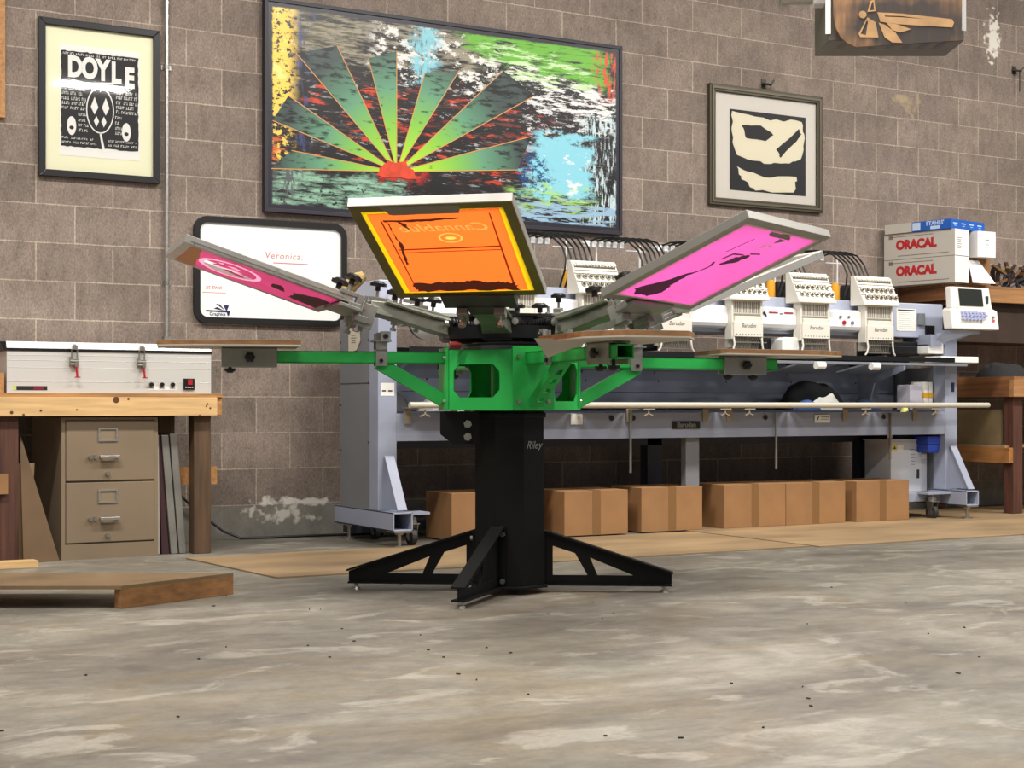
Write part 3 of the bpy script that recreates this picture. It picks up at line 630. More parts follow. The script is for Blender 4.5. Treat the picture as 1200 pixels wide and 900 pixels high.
b = pmb(); b.text('Riley', .044, Matrix.Translation((.0972, -.0972, .59)) @ Matrix.Rotation(R(45), 4, 'Z') @ Matrix.Rotation(R(90), 4, 'X'), shear=.35)
b.build('lettering', mat('silver_lettering', (150, 150, 150), .4), press)
# side plate with two bolts
Mx = Matrix.Translation((0, -.10, 0)) @ Matrix.Rotation(R(90), 4, 'X')
sp_ = pmb().plate([[(-.275, .725), (-.12, .725), (-.12, .595), (-.225, .595), (-.275, .635)]], .012, Mx).build('side_plate', BLACKP, press)
for z in (.675, .624): pmb().cyl((-.165, -.118, z), (-.165, -.106, z), .0165, 6).cyl((-.165, -.124, z), (-.165, -.118, z), .009, 10).build('bolt', STEEL, sp_)
# legs
legs = [(Vector((-.655, .07)), .245), (Vector((-.187, -.56)), .27), (Vector((.65, -.045)), .245), (Vector((.04, .66)), .245)]
for v, ht in legs:
    L_ = v.length; deg = math.degrees(math.atan2(v.x, -v.y)); M = polar(deg)
    r0 = .14; rl = L_
    Mp = M @ Matrix.Rotation(R(90), 4, 'X')
    def topz(r): return ht + (.078 - ht) * (r - r0) / (rl - r0)
    h1 = [(r0 + .035, .066), (r0 + .175, .066), (r0 + .125, topz(r0 + .125) - .05), (r0 + .035, topz(r0 + .035) - .05)]
    h2 = [(r0 + .21, .066), (r0 + .355, .066), (r0 + .165, topz(r0 + .165) - .05)]
    h2 = [(r0 + .215, .066), (r0 + .36, .066), (r0 + .185, topz(r0 + .185) - .048)]
    b = pmb(M @ Matrix()); b2 = MB(PW @ Mp)
    b2.plate([[(r0, .03), (rl, .03), (rl, .074), (r0, ht)], h1, h2], .008)
    b.bar((r0, 0, ht), (rl + .005, 0, .078), .055, .007)
    b.box(r0, rl, -.028, .028, .026, .033); b.box(r0 - .004, r0 + .006, -.035, .035, .026, ht)
    b.v += b2.v; n0 = len(b.v) - len(b2.v); b.f += [tuple(i + n0 for i in f) for f in b2.f]; b.mi += b2.mi
    if v.y < -.3:
        pass
    leg = b.build('leg', BLACKP, press)
    pmb(M).cyl((rl - .03, 0, .0), (rl - .03, 0, .010), .019, 16, .015).cyl((rl - .03, 0, .008), (rl - .03, 0, .028), .0055, 8).cyl((rl - .03, 0, .017), (rl - .03, 0, .024), .011, 6).build('leveling_foot', STEEL, leg)
    for z in (.055, ht - .03): pmb(M).cyl((r0 + .006, .022, z), (r0 + .016, .022, z), .011, 6).build('bolt', STEEL, leg)
# hub
ARMS = [(-78, 0., 0.), (20, -.008, 0.), (102, -.013, -.6), (196, -.005, 0.)]
HUBR = .27; HW = .072; ZB, ZT = .735, .965
DG = GREEN
def hubpt(deg, s_, z): d = dirv(deg); tt = Vector((-d.y, d.x, 0)); p = d * HUBR + tt * (s_ * HW); return Vector((p.x, p.y, z))
ring = []
for deg, _, _ in ARMS: ring += [hubpt(deg, -1, 0), hubpt(deg, 1, 0)]
b = pmb(); b.prism([(p.x * 1.02, p.y * 1.02, ZB - .006) for p in ring], (0, 0, .01)); hub = b.build('hub', GREEN, press)
pmb().prism([(p.x, p.y, ZT - .006) for p in ring], (0, 0, .008)).build('hub_top_plate', GREEN, hub)
pmb().cyl((0, 0, ZB), (0, 0, ZT), .075, 24).build('pivot_tube', GREEN, hub, smooth=True)
for k, (deg, _, _) in enumerate(ARMS):
    M = polar(deg)
    hp = pmb(M).box(HUBR - .006, HUBR + .004, -HW - .014, HW + .014, ZB - .004, ZT + .012).build('arm_mounting_plate', GREEN, hub)
    for y in (-.062, .062):
        for z in (ZB + .03, ZT - .028): pmb(M).cyl((HUBR + .004, y, z), (HUBR + .013, y, z), .009, 6).build('plate_bolt', STEEL, hub)
    p0 = ring[(2 * k + 1) % 8]; p1 = ring[(2 * k + 2) % 8]; e = (p1 - p0); Ln = e.length; e = e.normalized(); nn = Vector((e.y, -e.x, 0))
    Mq = Matrix(((e.x, 0, nn.x, p0.x), (e.y, 0, nn.y, p0.y), (0, 1, 0, 0), (0, 0, 0, 1)))
    Mq = PW @ Mq
    win = [(.02, ZB + .06), (.04, ZB + .03), (Ln - .04, ZB + .03), (Ln - .02, ZB + .06), (Ln - .02, ZT - .08), (Ln - .04, ZT - .05), (.04, ZT - .05), (.02, ZT - .08)] if k == 1 else [(.035, ZB + .07), (.06, ZB + .045), (Ln - .10, ZB + .045), (Ln - .07, ZB + .075), (Ln - .07, ZT - .085), (Ln - .10, ZT - .055), (.06, ZT - .055), (.035, ZT - .08)]
    MB(Mq).plate([[(0, ZB), (Ln, ZB), (Ln, ZT), (0, ZT)], win], .006).build('hub_side_plate', GREEN, hub)
# arms with platens
def knob_star(b, p, ax, r=.019, h=.016):
    p = Vector(p); ax = Vector(ax).normalized(); q = ax.to_track_quat('Z', 'Y').to_matrix().to_4x4(); M = Matrix.Translation(p) @ q
    pts = []
    for i in range(36): t_ = 2 * math.pi * i / 36; rr = r * (1 + .09 * math.cos(6 * t_)); pts.append((rr * math.cos(t_), rr * math.sin(t_), 0))
    b.prism(pts, (0, 0, h * .62), M); b.lathe([(r * .9, h * .62), (r * .6, h), (r * .2, h)], 16, M); b.lathe([(r * .35, -h * .9), (r * .35, 0)], 12, M)
def platen_arm(deg, dz, droop, label):
    M = polar(deg) @ Matrix.Translation((0, 0, dz)) @ Matrix.Translation((HUBR, 0, .93)) @ Matrix.Rotation(R(-droop), 4, 'Y') @ Matrix.Translation((-HUBR, 0, -.93))
    RE = 1.135
    b = pmb(M); w = .032
    # hollow rectangular tube
    for y0, y1, z0, z1 in ((-w, w, .914, .919), (-w, w, .957, .962), (-w, -w + .004, .914, .962), (w - .004, w, .914, .962)): b.box(HUBR, RE, y0, y1, z0, z1)
    arm = b.build('platen_arm', GREEN, press)
    # platen
    pts = [(.85, -.2), (1.25, -.2), (1.385, -.115), (1.385, .115), (1.25, .2), (.85, .2)]
    b = pmb(M); b.prism([(x, y, .974) for x, y in pts], (0, 0, .005)); b.m = 1; b.prism([(x, y, .979) for x, y in pts], (0, 0, .017)); b.m = 2; b.prism([(x * 1, y * .998, .996) for x, y in pts], (0, 0, .001))
    b.build('platen', [LAM, PLYE, LAM], arm)
    b0, b1 = (.93, 1.142) if deg == -78 else (.90, 1.085)
    b = pmb(M)
    for y in (-.037, .037): b.box(b0, b1, y - .004, y + .004, .897, .974)
    b.box(b0, b1, -.041, .041, .966, .974); b.build('platen_bracket', ALUD, arm, bevel=.002)
    for x in ((1.11,) if deg == -78 else (.93, 1.04)): b = pmb(M); knob_star(b, (x, 0, .893), (0, 0, -1), .019, .018); b.cyl((x, 0, .893), (x, 0, .915), .006, 8); b.build('bracket_knob', BLACKPL, arm)
    for y in (-1, 1): b = pmb(M); knob_star(b, ((b0 + b1) / 2, y * .052, .935), (0, y, 0), .019, .014); b.build('bracket_knob', BLACKPL, arm)
    # brace
    if abs(deg - 20) < 1:
        Mb = M
        a0, a1 = Vector((.30, 0, .752)), Vector((.60, 0, .914)); dd = (a1 - a0); Lb = dd.length; dd = dd.normalized(); up = Vector((-dd.z, 0, dd.x))
        Mq = Matrix(((dd.x, 0, -up.x, a0.x), (0, 1, 0, 0), (dd.z, 0, -up.z, a0.z), (0, 0, 0, 1)))
        holes = [[(Lb * f, -.012), (Lb * f + .034, -.012), (Lb * f + .034, .012), (Lb * f, .012)] for f in (.12, .33, .54, .75)]
        b = MB(PW @ M @ Mq); b.plate([[(0, -.025), (Lb, -.025), (Lb, .025), (0, .025)]] + holes, .005); b.box(0, Lb, -.026, -.021, -.03, .0); b.box(0, Lb, .021, .026, -.03, .0); b.build('arm_brace', GREEN, arm)
    else:
        b = pmb(M); b.bar((.275, 0, .770), (.535, 0, .918), .05, .05); b.build('arm_brace', GREEN, arm)
    # registration gate
    b = pmb(M)
    for y in (-.038, .038): b.box(.50, .545, y - .004, y + .004, .905, 1.035)
    b.box(.50, .545, -.042, .042, .962, .970); b.box(.485, .56, -.05, .05, 1.0, 1.008)
    g = b.build('registration_gate', ALUD, arm)
    for y in (-1, 1):
        b = pmb(M); b.box(.49, .53, y * .042, y * .06, 1.0, 1.04); b.build('gate_block', ALU, arm)
        b = pmb(M); b.cyl((.51, y * .06, 1.02), (.51, y * .075, 1.02), .010, 10); b.cyl((.525, y * .042, .925), (.525, y * .05, .925), .008, 6); b.build('gate_screw', BLACKPL, arm)
    return arm
for a_ in ARMS: platen_arm(*a_, None)
# plywood gusset below the inner end of the near platen
b = pmb(); b.prism([(.085, -1.02, .975), (.30, -1.02, .975), (.135, -.86, .915)], (.0, .012, .0)); b.build('platen_gusset', [LAM], press)
# bearing stack
b = pmb(); b.cyl((0, 0, ZT), (0, 0, .985), .20, 32); b.cyl((0, 0, .985), (0, 0, 1.0), .15, 32); b.build('index_plate', ALUD, press)
pmb().cyl((0, 0, .985), (0, 0, .991), .205, 32).build('index_ring', BLACKPL, press)
b = pmb(); b.cyl((0, 0, .992), (0, 0, 1.01), .13, 32); b.cyl((0, 0, 1.01), (0, 0, 1.058), .285, 32); b.cyl((0, 0, 1.058), (0, 0, 1.10), .19, 24); b.cyl((0, 0, 1.10), (0, 0, 1.11), .20, 32); b.cyl((0, 0, 1.11), (0, 0, 1.13), .04, 16)
b.build('head_carousel', mat('black_steel', (20, 21, 22), .35, .3), press)
pmb().cyl((-.235, -.19, .985), (-.19, -.18, .985), .014, 14).build('red_stop_knob', mat('dark_red_knob', (120, 22, 26), .4), press)
# print heads
def print_head(deg, pitch, rin=0, hin=0, sp=0):
    M = polar(deg)
    P = M @ Matrix.Translation((.24, 0, 1.065)) @ Matrix.Rotation(R(-pitch), 4, 'Y')
    # local: x outward along the raised head
    b = pmb(P)
    prof = [(-.05, .055, -.04, .03), (.03, .06, -.045, .034), (.09, .05, -.04, .04), (.16, .042, -.03, .045), (.25, .052, -.02, .045), (.36, .075, -.012, .035)]
    vs = []; fs = []
    for x, w, z0, z1 in prof: vs += [(x, -w, z0), (x, w, z0), (x, w * .8, z1), (x, -w * .8, z1)]
    for k in range(len(prof) - 1):
        for i in range(4): fs.append((4 * k + i, 4 * k + (i + 1) % 4, 4 * k + 4 + (i + 1) % 4, 4 * k + 4 + i))
    fs += [(3, 2, 1, 0), tuple(range(4 * len(prof) - 4, 4 * len(prof)))]
    b.add(vs, fs)
    for y in (-1, 1): b.tube([(0, y * .052, .012), (.1, y * .052, .018), (.2, y * .046, .03), (.30, y * .06, .04)], .009, 8)
    head = b.build('print_head', CAST, press, bevel=.004)
    pmb(M).box(.11, .27, -.058, .058, 1.0, 1.10).build('pivot_block', mat('black_steel', (0, 0, 0)), head, bevel=.003)
    for y in (-1, 1):
        b = pmb(M); p0 = Vector((.10, y * .075, 1.055)); p1 = Vector((.27, y * .075, 1.075)); b.cyl(p0, p1, .011, 10)
        for i in range(14): c = p0.lerp(p1, (i + .5) / 14); dv = (p1 - p0).normalized() * .003; b.cyl(c - dv, c + dv, .0185, 14)
        b.build('spring', BLACKPL, head)
        pmb(M).cyl((.285, y * .075 - .0, 1.07), (.30, y * .075, 1.072), .013, 10).cyl((.1, y * .09, 1.05), (.1, y * .105, 1.05), .014, 12).build('spring_bolt', STEEL, head)
    S = M @ Matrix.Translation((rin, 0, hin)) @ Matrix.Rotation(R(-sp), 4, 'Y') if rin else P @ Matrix.Translation((.42, 0, .03))
    b = pmb(S); b.box(-.055, .030, -.135, .135, -.016, -.003); b.box(-.055, -.004, -.13, .13, -.003, .012); b.box(-.062, -.055, -.135, .135, -.016, .03)
    b.box(-.11, -.05, -.05, .05, -.02, .012); b.build('clamp_channel', DARKCAST if deg == -10 else ALUD, head, bevel=.002)
    for y in (-.105, .105): b = pmb(S); b.box(-.03, .04, y - .016, y + .016, .034, .050); b.box(-.055, -.03, y - .016, y + .016, -.003, .05); b.build('screen_clamp', ALUD, head, bevel=.002)
    for x, y, h in ((.006, -.105, .095), (.006, .105, .095)):
        b = pmb(S); knob_star(b, (x, y, h), (0, 0, 1), .033, .022); kk = b.build('clamp_knob', BLACKPL, head)
        pmb(S).cyl((x, y, .03), (x, y, h - .01), .0055, 8).build('threaded_rod', STEEL, head)
    for y in (-.07, .07):
        b = pmb(S); b.box(-.13, -.06, y - .005, y + .005, -.06, .035); b.box(-.10, -.05, y - .02, y + .02, -.045, -.02); g = b.build('adjusting_plate', ALUD, head, bevel=.002)
        pmb(S).cyl((-.11, y - .014, -.03), (-.11, y + .014, -.03), .012, 12).cyl((-.08, y - .014, .012), (-.08, y + .014, .012), .009, 6).build('plate_screw', STEEL, head)
        pmb(S).cyl((-.075, y, -.075), (-.075, y, .06), .0065, 10).cyl((-.075, y, -.085), (-.075, y, -.072), .013, 6).build('adjusting_rod', STEEL, head)
    for y in (-.05, .05):
        b = pmb(P); knob_star(b, (.24, y, .085), (0, 0, 1), .033, .022); kk = b.build('clamp_knob', BLACKPL, head)
        pmb(P).cyl((.24, y, .03), (.24, y, .075), .0055, 8).build('threaded_rod', STEEL, head)
    return P
for a_ in ((-10, 9, .64, 1.144, 22.9), (50, 8, .676, 1.129, 21.2), (110, 8, .675, 1.125, 21.2), (170, 5), (230, 9), (-70, 9, .70, 1.137, 18.5)): print_head(*a_)

# ---------------------------------------------------------------- printing screens (clamped in the heads)
def screen_pose(inner, yaw, pitch, roll):
    # inner: camera-aligned X, depth, height of the middle of the inner edge; yaw 0 = towards the camera
    X, Z, h = inner
    o = Vector((X * CP + Z * SP, CAMY - X * SP + Z * CP, h))
    a = R(yaw); r_ = Vector((math.sin(a), -math.cos(a), 0)); t_ = Vector((math.cos(a), math.sin(a), 0))      # X, depth
    def w(v): return Vector((v.x * CP + v.y * SP, -v.x * SP + v.y * CP, v.z))
    r_, t_ = w(r_), w(t_); p = R(pitch)
    ax = r_ * math.cos(p) + Vector((0, 0, math.sin(p))); up = ax.cross(t_).normalized()
    if up.z < 0: up = -up
    q = R(roll); t2 = t_ * math.cos(q) + up * math.sin(q); u2 = up * math.cos(q) - t_ * math.sin(q)
    return Matrix(((ax.x, t2.x, u2.x, o.x), (ax.y, t2.y, u2.y, o.y), (ax.z, t2.z, u2.z, o.z), (0, 0, 0, 1)))
SL, SWD = .66, .552
def screen(name, pose, label, fm, meshm, L0=SL, Wd=SWD, hole=None):
    T = screen_pose(*pose)
    root = bpy.data.objects.new(name, None); col.objects.link(root); root.matrix_world = T; WM[root.name] = T
    tag(root, label, 'screen')
    w = .036; th = .032; h = Wd / 2
    b = MB(T)
    b.box(0, w, -h, h, 0, th); b.box(L0 - w, L0, -h, h, 0, th); b.box(w, L0 - w, -h, -h + w, 0, th); b.box(w, L0 - w, h - w, h, 0, th)
    b.build('frame', fm, root, bevel=.002)
    if hole is None: MB(T).box(w * .8, L0 - w * .8, -h + w * .8, h - w * .8, .0005, .0015).build('mesh', meshm, root)
    else: MB(T).plate([[(w * .8, -h + w * .8), (L0 - w * .8, -h + w * .8), (L0 - w * .8, h - w * .8), (w * .8, h - w * .8)]] + hole, .001, Matrix.Translation((0, 0, .001))).build('mesh', meshm, root)
    return root, T
def decals(root, T, name, m, shapes, off=-.0002, th=.0004):
    b = MB(T)
    for s_ in shapes: b.plate([s_] if not isinstance(s_[0][0], (tuple, list)) else s_, th, Matrix.Translation((0, 0, off)))
    return b.build(name, m, root)
OR = mat('orange_emulsion', (255, 170, 104), .5, trans=.72)
YE = mat('yellow_mesh', (246, 226, 70), .5, trans=.7)
PK = mat('pink_emulsion', (236, 152, 212), .5, trans=.66, var=.02, vscale=6)
PK2 = mat('deep_pink_emulsion', (222, 128, 172), .5, trans=.6, var=.03, vscale=6)
OLV = mat('olive_stained_aluminium', (98, 90, 34), .5, .2, var=.08, vscale=8)
GUM = mat('grey_tape', (120, 112, 100), .6)
r_, T = screen('orange_screen', ((-.1473, 5.565, 1.144), -11.65, 22.9, .5), 'raised silk screen with orange emulsion and yellow border, above the press hub', mat('silver_frame_side', (176, 172, 166), .4, .6, var=.06, vscale=6), YE, hole=[[(.0445, -.276 + .0585), (SL - .0565, -.276 + .0535), (SL - .0405, .276 - .0535), (.0445, .276 - .0605)]])
hW = SWD / 2
# stained underside of the frame
w = .0365
decals(r_, T, 'stained_underside', OLV, [[[(0.002, -hW + .002), (SL - .002, -hW + .002), (SL - .002, hW - .002), (.002, hW - .002)], [(w, -hW + w), (w, hW - w), (SL - w, hW - w), (SL - w, -hW + w)]]], off=-.0006, th=.001)
Mt = Matrix(((0, 1, 0, .505), (-1, 0, 0, .02), (0, 0, 1, .0002), (0, 0, 0, 1)))
def cut_sheet(txt, size, shear, bold, outlines):      # a sheet with the lettering left open, in the lettering's own frame
    cu = bpy.data.curves.new('t', 'FONT'); cu.body = txt; cu.size = size; cu.shear = shear; cu.offset = bold; cu.align_x = 'CENTER'; cu.align_y = 'CENTER'; cu.resolution_u = 3
    ob = bpy.data.objects.new('tmp', cu); col.objects.link(ob); bpy.context.view_layer.objects.active = ob; ob.select_set(True)
    bpy.ops.object.convert(target='CURVE'); c2 = ob.data; c2.dimensions = '2D'; c2.fill_mode = 'BOTH'; c2.extrude = .0004
    for pts in outlines:
        sp2 = c2.splines.new('POLY'); sp2.points.add(len(pts) - 1)
        for p, q_ in zip(sp2.points, pts): p.co = (q_[0], q_[1], 0, 1)
        sp2.use_cyclic_u = True
    dg = bpy.context.evaluated_depsgraph_get(); dg.update(); me = bpy.data.meshes.new_from_object(ob.evaluated_get(dg))
    r = ([v.co.copy() for v in me.vertices], [tuple(p.vertices) for p in me.polygons]); bpy.data.objects.remove(ob); bpy.data.meshes.remove(me); return r
inv = lambda P: [(-(y - .02), x - .505) for x, y in P]
ringo, ringi, dot = ell(.435, .022, .034, .042), ell(.435, .022, .027, .034), ell(.434, .022, .012, .02)
vs, fs = cut_sheet('Cannablue', .072, .35, .0014, [inv([(w + .008, -hW + w + .022), (SL - w - .02, -hW + w + .017), (SL - w - .004, hW - w - .017), (w + .008, hW - w - .024)]), inv(ringo), inv(ringi), inv(dot)])
b = MB(T); b.add(vs, fs, Mt); b.build('emulsion', OR, r_)
decals(r_, T, 'grey_tape_strip', GUM, [jag([(SL - w - .03, -.14), (SL - .01, -.17), (SL - .01, .10), (SL - w - .025, .09)], .003, 5, 2)], off=-.0014)
INKR = mat('dried_brown_red_ink', (122, 38, 20), .5); INKL = mat('thin_red_ink', (206, 84, 40), .5, trans=.4)
decals(r_, T, 'ink_smear', INKR, [
    jag([(w + .012, -hW + w + .05), (w + .075, -hW + w + .045), (w + .08, -.05), (w + .085, .02), (w + .075, .12), (w + .06, hW - w - .055), (w + .012, hW - w - .055), (w + .012, 0)], .008, 9, 5),
    jag([(SL - w - .06, -hW + w + .06), (SL - w - .055, hW - w - .16), (SL - w - .062, hW - w - .16), (SL - w - .075, -.05), (SL - w - .07, -hW + w + .06)], .003, 8, 6),
    jag([(SL - w - .09, -hW + w + .075), (SL - w - .06, -hW + w + .07), (.38, -hW + w + .085), (.26, -hW + w + .07), (.25, -hW + w + .062), (.40, -hW + w + .07)], .005, 7, 7),
    jag([(SL - w - .13, -hW + w + .135), (SL - w - .07, -hW + w + .105), (SL - w - .08, -hW + w + .13)], .003, 4, 8)], off=-.0010)
decals(r_, T, 'ink_streak', INKL, [
    [(.365, -hW + w + .06), (.372, hW - w - .06), (.362, hW - w - .06), (.357, -hW + w + .06)], [(.342, -hW + w + .06), (.346, hW - w - .06), (.341, hW - w - .06), (.338, -hW + w + .06)],
    [(.07, -hW + w + .05), (SL - .1, -hW + w + .05), (SL - .1, -hW + w + .056), (.07, -hW + w + .054)], [(w + .02, hW - w - .07), (SL - .07, hW - w - .055), (SL - .07, hW - w - .05), (w + .02, hW - w - .062)]], off=-.0008)
b = MB(T @ Matrix.Translation((0, 0, -.0010))); b.text('Cannablue', .072, Mt, thick=.0004, shear=.35, bold=.0018)
YL = mat('pale_yellow_open_mesh', (255, 246, 168), .5, trans=.5)
b.build('mirrored_lettering', YL, r_)
decals(r_, T, 'ring_emblem', YL, [[ringo, ringi], dot], off=-.0008)
# right pink screen
r_, T = screen('pink_screen', ((.5073, 5.7586, 1.129), 49.7, 21.2, -2.3), 'raised pink silk screen in a silver frame pointing right above the press', mat('silver_frame_side2', (142, 140, 132), .42, .5, var=.05, vscale=6), PK)
decals(r_, T, 'mesh_margin', mat('pale_margin', (226, 206, 190), .6, trans=.3), [[[(w - .004, -hW + w - .004), (SL - w + .004, -hW + w - .004), (SL - w + .004, hW - w + .004), (w - .004, hW - w + .004)], [(w + .006, -hW + w + .005), (w + .006, hW - w - .005), (SL - w - .006, hW - w - .005), (SL - w - .006, -hW + w + .005)]]], off=-.0006)
MG = mat('dark_magenta_ink', (116, 34, 98), .5, trans=.3)
decals(r_, T, 'ink_smear', MG, [
    jag([(.06, -.16), (.10, -.20), (.18, -.13), (.30, -.06), (.33, -.04), (.24, -.07), (.16, -.06), (.10, -.04), (.06, -.08)], .006, 5, 21),
    jag([(.35, -.02), (.37, .03), (.43, .06), (.45, .03), (.41, -.01)], .006, 5, 22),
    [(.33, -.05), (.36, -.07), (.365, -.06), (.335, -.04)], [(.39, -.06), (.44, -.05), (.445, .01), (.438, .01), (.43, -.04), (.39, -.05)], [(.46, .03), (.47, .08), (.462, .09), (.452, .04)], [(.44, -.10), (.55, -.08), (.552, -.075), (.44, -.095)]], off=-.0010)
decals(r_, T, 'clear_mark', PAPER, [[(.50, .02), (.515, .045), (.53, .02)], [(.535, .045), (.515, .055), (.53, .075)]], off=-.0010)
decals(r_, T, 'tape_patch', GUM, [jag([(SL - w - .035, -.05), (SL - w - .008, -.06), (SL - w - .006, .06), (SL - w - .04, .10)], .004, 4, 23), [(SL - w - .075, .05), (SL - w - .04, .04), (SL - w - .045, .09)]], off=-.0008)
# left pink screen
EMB = [ell(.435, 0, .125, .175), ell(.435, 0, .105, .150)] + [[(.38, -.10), (.42, -.06), (.40, -.03), (.36, -.07)], [(.41, -.08), (.46, -.04), (.44, -.01), (.39, -.05)], [(.40, -.02), (.45, .01), (.43, .04), (.38, .0)], [(.47, -.03), (.51, .0), (.49, .04), (.45, .01)], [(.41, .05), (.46, .07), (.44, .10), (.40, .08)], [(.47, .06), (.50, .08), (.48, .11)]]
r_, T = screen('pink_screen', ((-.7096, 6.1189, 1.1373), -70.35, 18.5, .55), 'raised pink silk screen with pale oval emblem, in front of the whiteboard', mat('silver_frame_side', (0, 0, 0)), PK2, hole=EMB)
MP = mat('washed_out_mesh', (212, 172, 110), .5, trans=.4)
decals(r_, T, 'washed_mesh_strip', MP, [jag([(SL - .115, -hW + w), (SL - w, -hW + w), (SL - w, hW - w), (SL - .075, hW - w)], .004, 5, 31)], off=-.0005)
WE = mat('pale_pink_open_mesh', (252, 208, 226), .5, trans=.65)
decals(r_, T, 'oval_emblem', WE, [EMB[:2]] + EMB[2:], off=.001)
decals(r_, T, 'ink_smear', mat('dark_maroon_ink', (96, 28, 60), .5, trans=.2), [jag([(.04, -.18), (.16, -.14), (.17, .02), (.10, .12), (.04, .10)], .006, 5, 32), jag([(.20, -.05), (.26, -.03), (.27, .05), (.24, .09), (.22, .03)], .005, 5, 33)], off=-.0010)
b = MB(T); b.box(.02, SL - .02, hW + .0005, hW + .003, .012, .016); b.box(.30, .31, hW + .0, hW + .004, .004, .03); b.build('frame_groove', ALU, r_)
# fourth screen, right rear
r_, T = screen('white_screen', ((.628, 6.435, 1.125), 110, 21.2, 0), 'raised silk screen with pale mesh behind the right pink screen, mostly hidden', mat('white_frame', (200, 198, 192), .4, .4), mat('pale_mesh', (190, 186, 176), .5, trans=.5))
# rag tucked by the left screen
b = MB(PW @ Matrix.Translation((-.645, .21, 1.235)) @ Matrix.Scale(.8, 4))
for i, (a0, a1, r0_) in enumerate((((-.13, 0, -.03), (.04, .03, .085), .022), ((-.10, -.03, -.05), (.03, -.02, .06), .018), ((-.09, .04, -.05), (.05, .05, .07), .018), ((-.05, 0, -.05), (.045, .0, .075), .024))):
    a0, a1 = Vector(a0), Vector(a1); b.tube([a0.lerp(a1, k / 5) + Vector((0, .006 * math.sin(k * 2 + i), .006 * math.cos(k * 1.7 + i))) for k in range(6)], [r0_ * (.5, .85, 1, .9, 1, .6)[k] for k in range(6)], 10)
solo('rag', b, mat('ochre_cloth', (170, 146, 96), .9, var=.15, vscale=20), 'crumpled ochre rag tucked under a clamp knob of the left pink screen', 'rag', smooth=True)
# ================================================================ embroidery machine
EM = thing('embroidery_machine', (5.5, -.6, 0), 'long blue grey and white multi head embroidery machine along the block wall', 'embroidery machine')
def E_(): return MB()
U0, U1 = 3.42, 7.66
# feet and end towers
for u, nm in ((U0, 'l'), (U1 - .115, 'r')):
    b = MB(); w = .008
    for xa, xb, za, zb in ((u, u + .115, .092, .1), (u, u + .115, .182, .19), (u, u + w, .092, .19), (u + .115 - w, u + .115, .092, .19)): b.box(xa, xb, -1.03, -.26, za, zb)
    b.box(u + .005, u + .11, -.27, -.262, .095, .187)
    foot = b.build('base_foot', LAV, EM, bevel=.002)
    for y in (-.98, -.33):
        MB().cyl((u + .06, y, .0), (u + .06, y, .014), .035, 20).cyl((u + .06, y, .014), (u + .06, y, .092), .010, 10).cyl((u + .06, y, .07), (u + .06, y, .092), .022, 6).box(u + .01, u + .11, y - .05, y + .05, .084, .092).build('leveling_foot', STEEL, foot, smooth=False)
    b = MB(); b.box(u, u + .11, -.845, -.735, .19, 1.21); b.build('column', LAV, EM, bevel=.004)
    b = MB(); b.bar((u + .06, -.855, .48), (u + .06, -1.015, .2), .055, .008, up=(0, 1, 0)); b.prism([(u + .056, -.845, .47), (u + .056, -1.0, .2), (u + .056, -.845, .2)], (.008, 0, 0)); b.build('gusset', LAV, EM)
b = MB(); b.box(U0 + .002, U0 + .10, -.735, -.335, .19, 1.225); b.m = 1; b.box(U0 - .001, U0 + .003, -.735, -.335, .868, .871)
for y, z in ((-.72, .87), (-.72, .55), (-.35, .75), (-.35, .5), (-.72, 1.1), (-.35, 1.1)): b.cyl((U0 - .002, y, z), (U0 + .002, y, z), .005, 8)
b.build('side_cover', [GREYP, mat('dark_gap', (60, 61, 64), .6)], EM)
MB().box(U1 - .10, U1 - .005, -.735, -.335, .19, 1.0).build('side_cover', GREYP, EM)
b = MB(); b.prism([(U0 - .0015, -.60, 1.20), (U0 - .0015, -.46, 1.20), (U0 - .0015, -.46, 1.04), (U0 - .0015, -.57, 1.05), (U0 - .0015, -.62, 1.10)], (.001, 0, 0)); b.m = 1
for z, l in ((1.17, .05), (1.13, .06), (1.115, .07), (1.10, .05), (1.09, .06)): b.box(U0 - .002, U0 - .0014, -.53 - l / 2, -.53 + l / 2, z, z + .004)
b.build('paper_note', [mat('cream_paper', (206, 198, 178), .8), mat('grey_ink', (110, 104, 94), .7)], EM)
b = MB(); b.box(3.435, 3.515, -.8462, -.8448, .80, .868); b.m = 1; b.box(3.443, 3.465, -.8466, -.8462, .822, .83); b.box(3.478, 3.503, -.8466, -.8462, .822, .83)
b.build('serial_label', [PAPER, INK], EM)
MB().box(7.60, 7.625, -.848, -.844, .84, .90).build('rocker_switch', mat('navy_switch', (32, 40, 70), .4), EM)
# casters
def caster(x, y, lab=None):
    c = MB(); c.cyl((x - .016, y, .045), (x + .016, y, .045), .045, 24); w_ = c.build('caster', mat('dark_rubber_wheel', (44, 43, 42), .6), EM, bevel=.003)
    b = MB(); b.cyl((x - .018, y, .045), (x + .018, y, .045), .02, 14)
    for s in (-1, 1): b.prism([(x + s * .021, y - .012, .04), (x + s * .021, y + .012, .04), (x + s * .021, y + .035, .115), (x + s * .021, y - .035, .115)], (s * .003, 0, 0))
    b.box(x - .03, x + .03, y - .04, y + .04, .113, .118); b.cyl((x, y, .118), (x, y, .15), .03, 16, .026); b.cyl((x, y, .15), (x, y, .172), .012, 8); b.build('caster_fork', STEEL, w_)
caster(3.62, -.84); caster(3.60, -.42); caster(7.43, -.84); caster(7.45, -.4)
MB().box(3.53, 3.70, -.90, -.78, .165, .178).build('caster_plate', LAV, EM); MB().box(7.34, 7.55, -.90, -.78, .165, .178).build('caster_plate', LAV, EM)
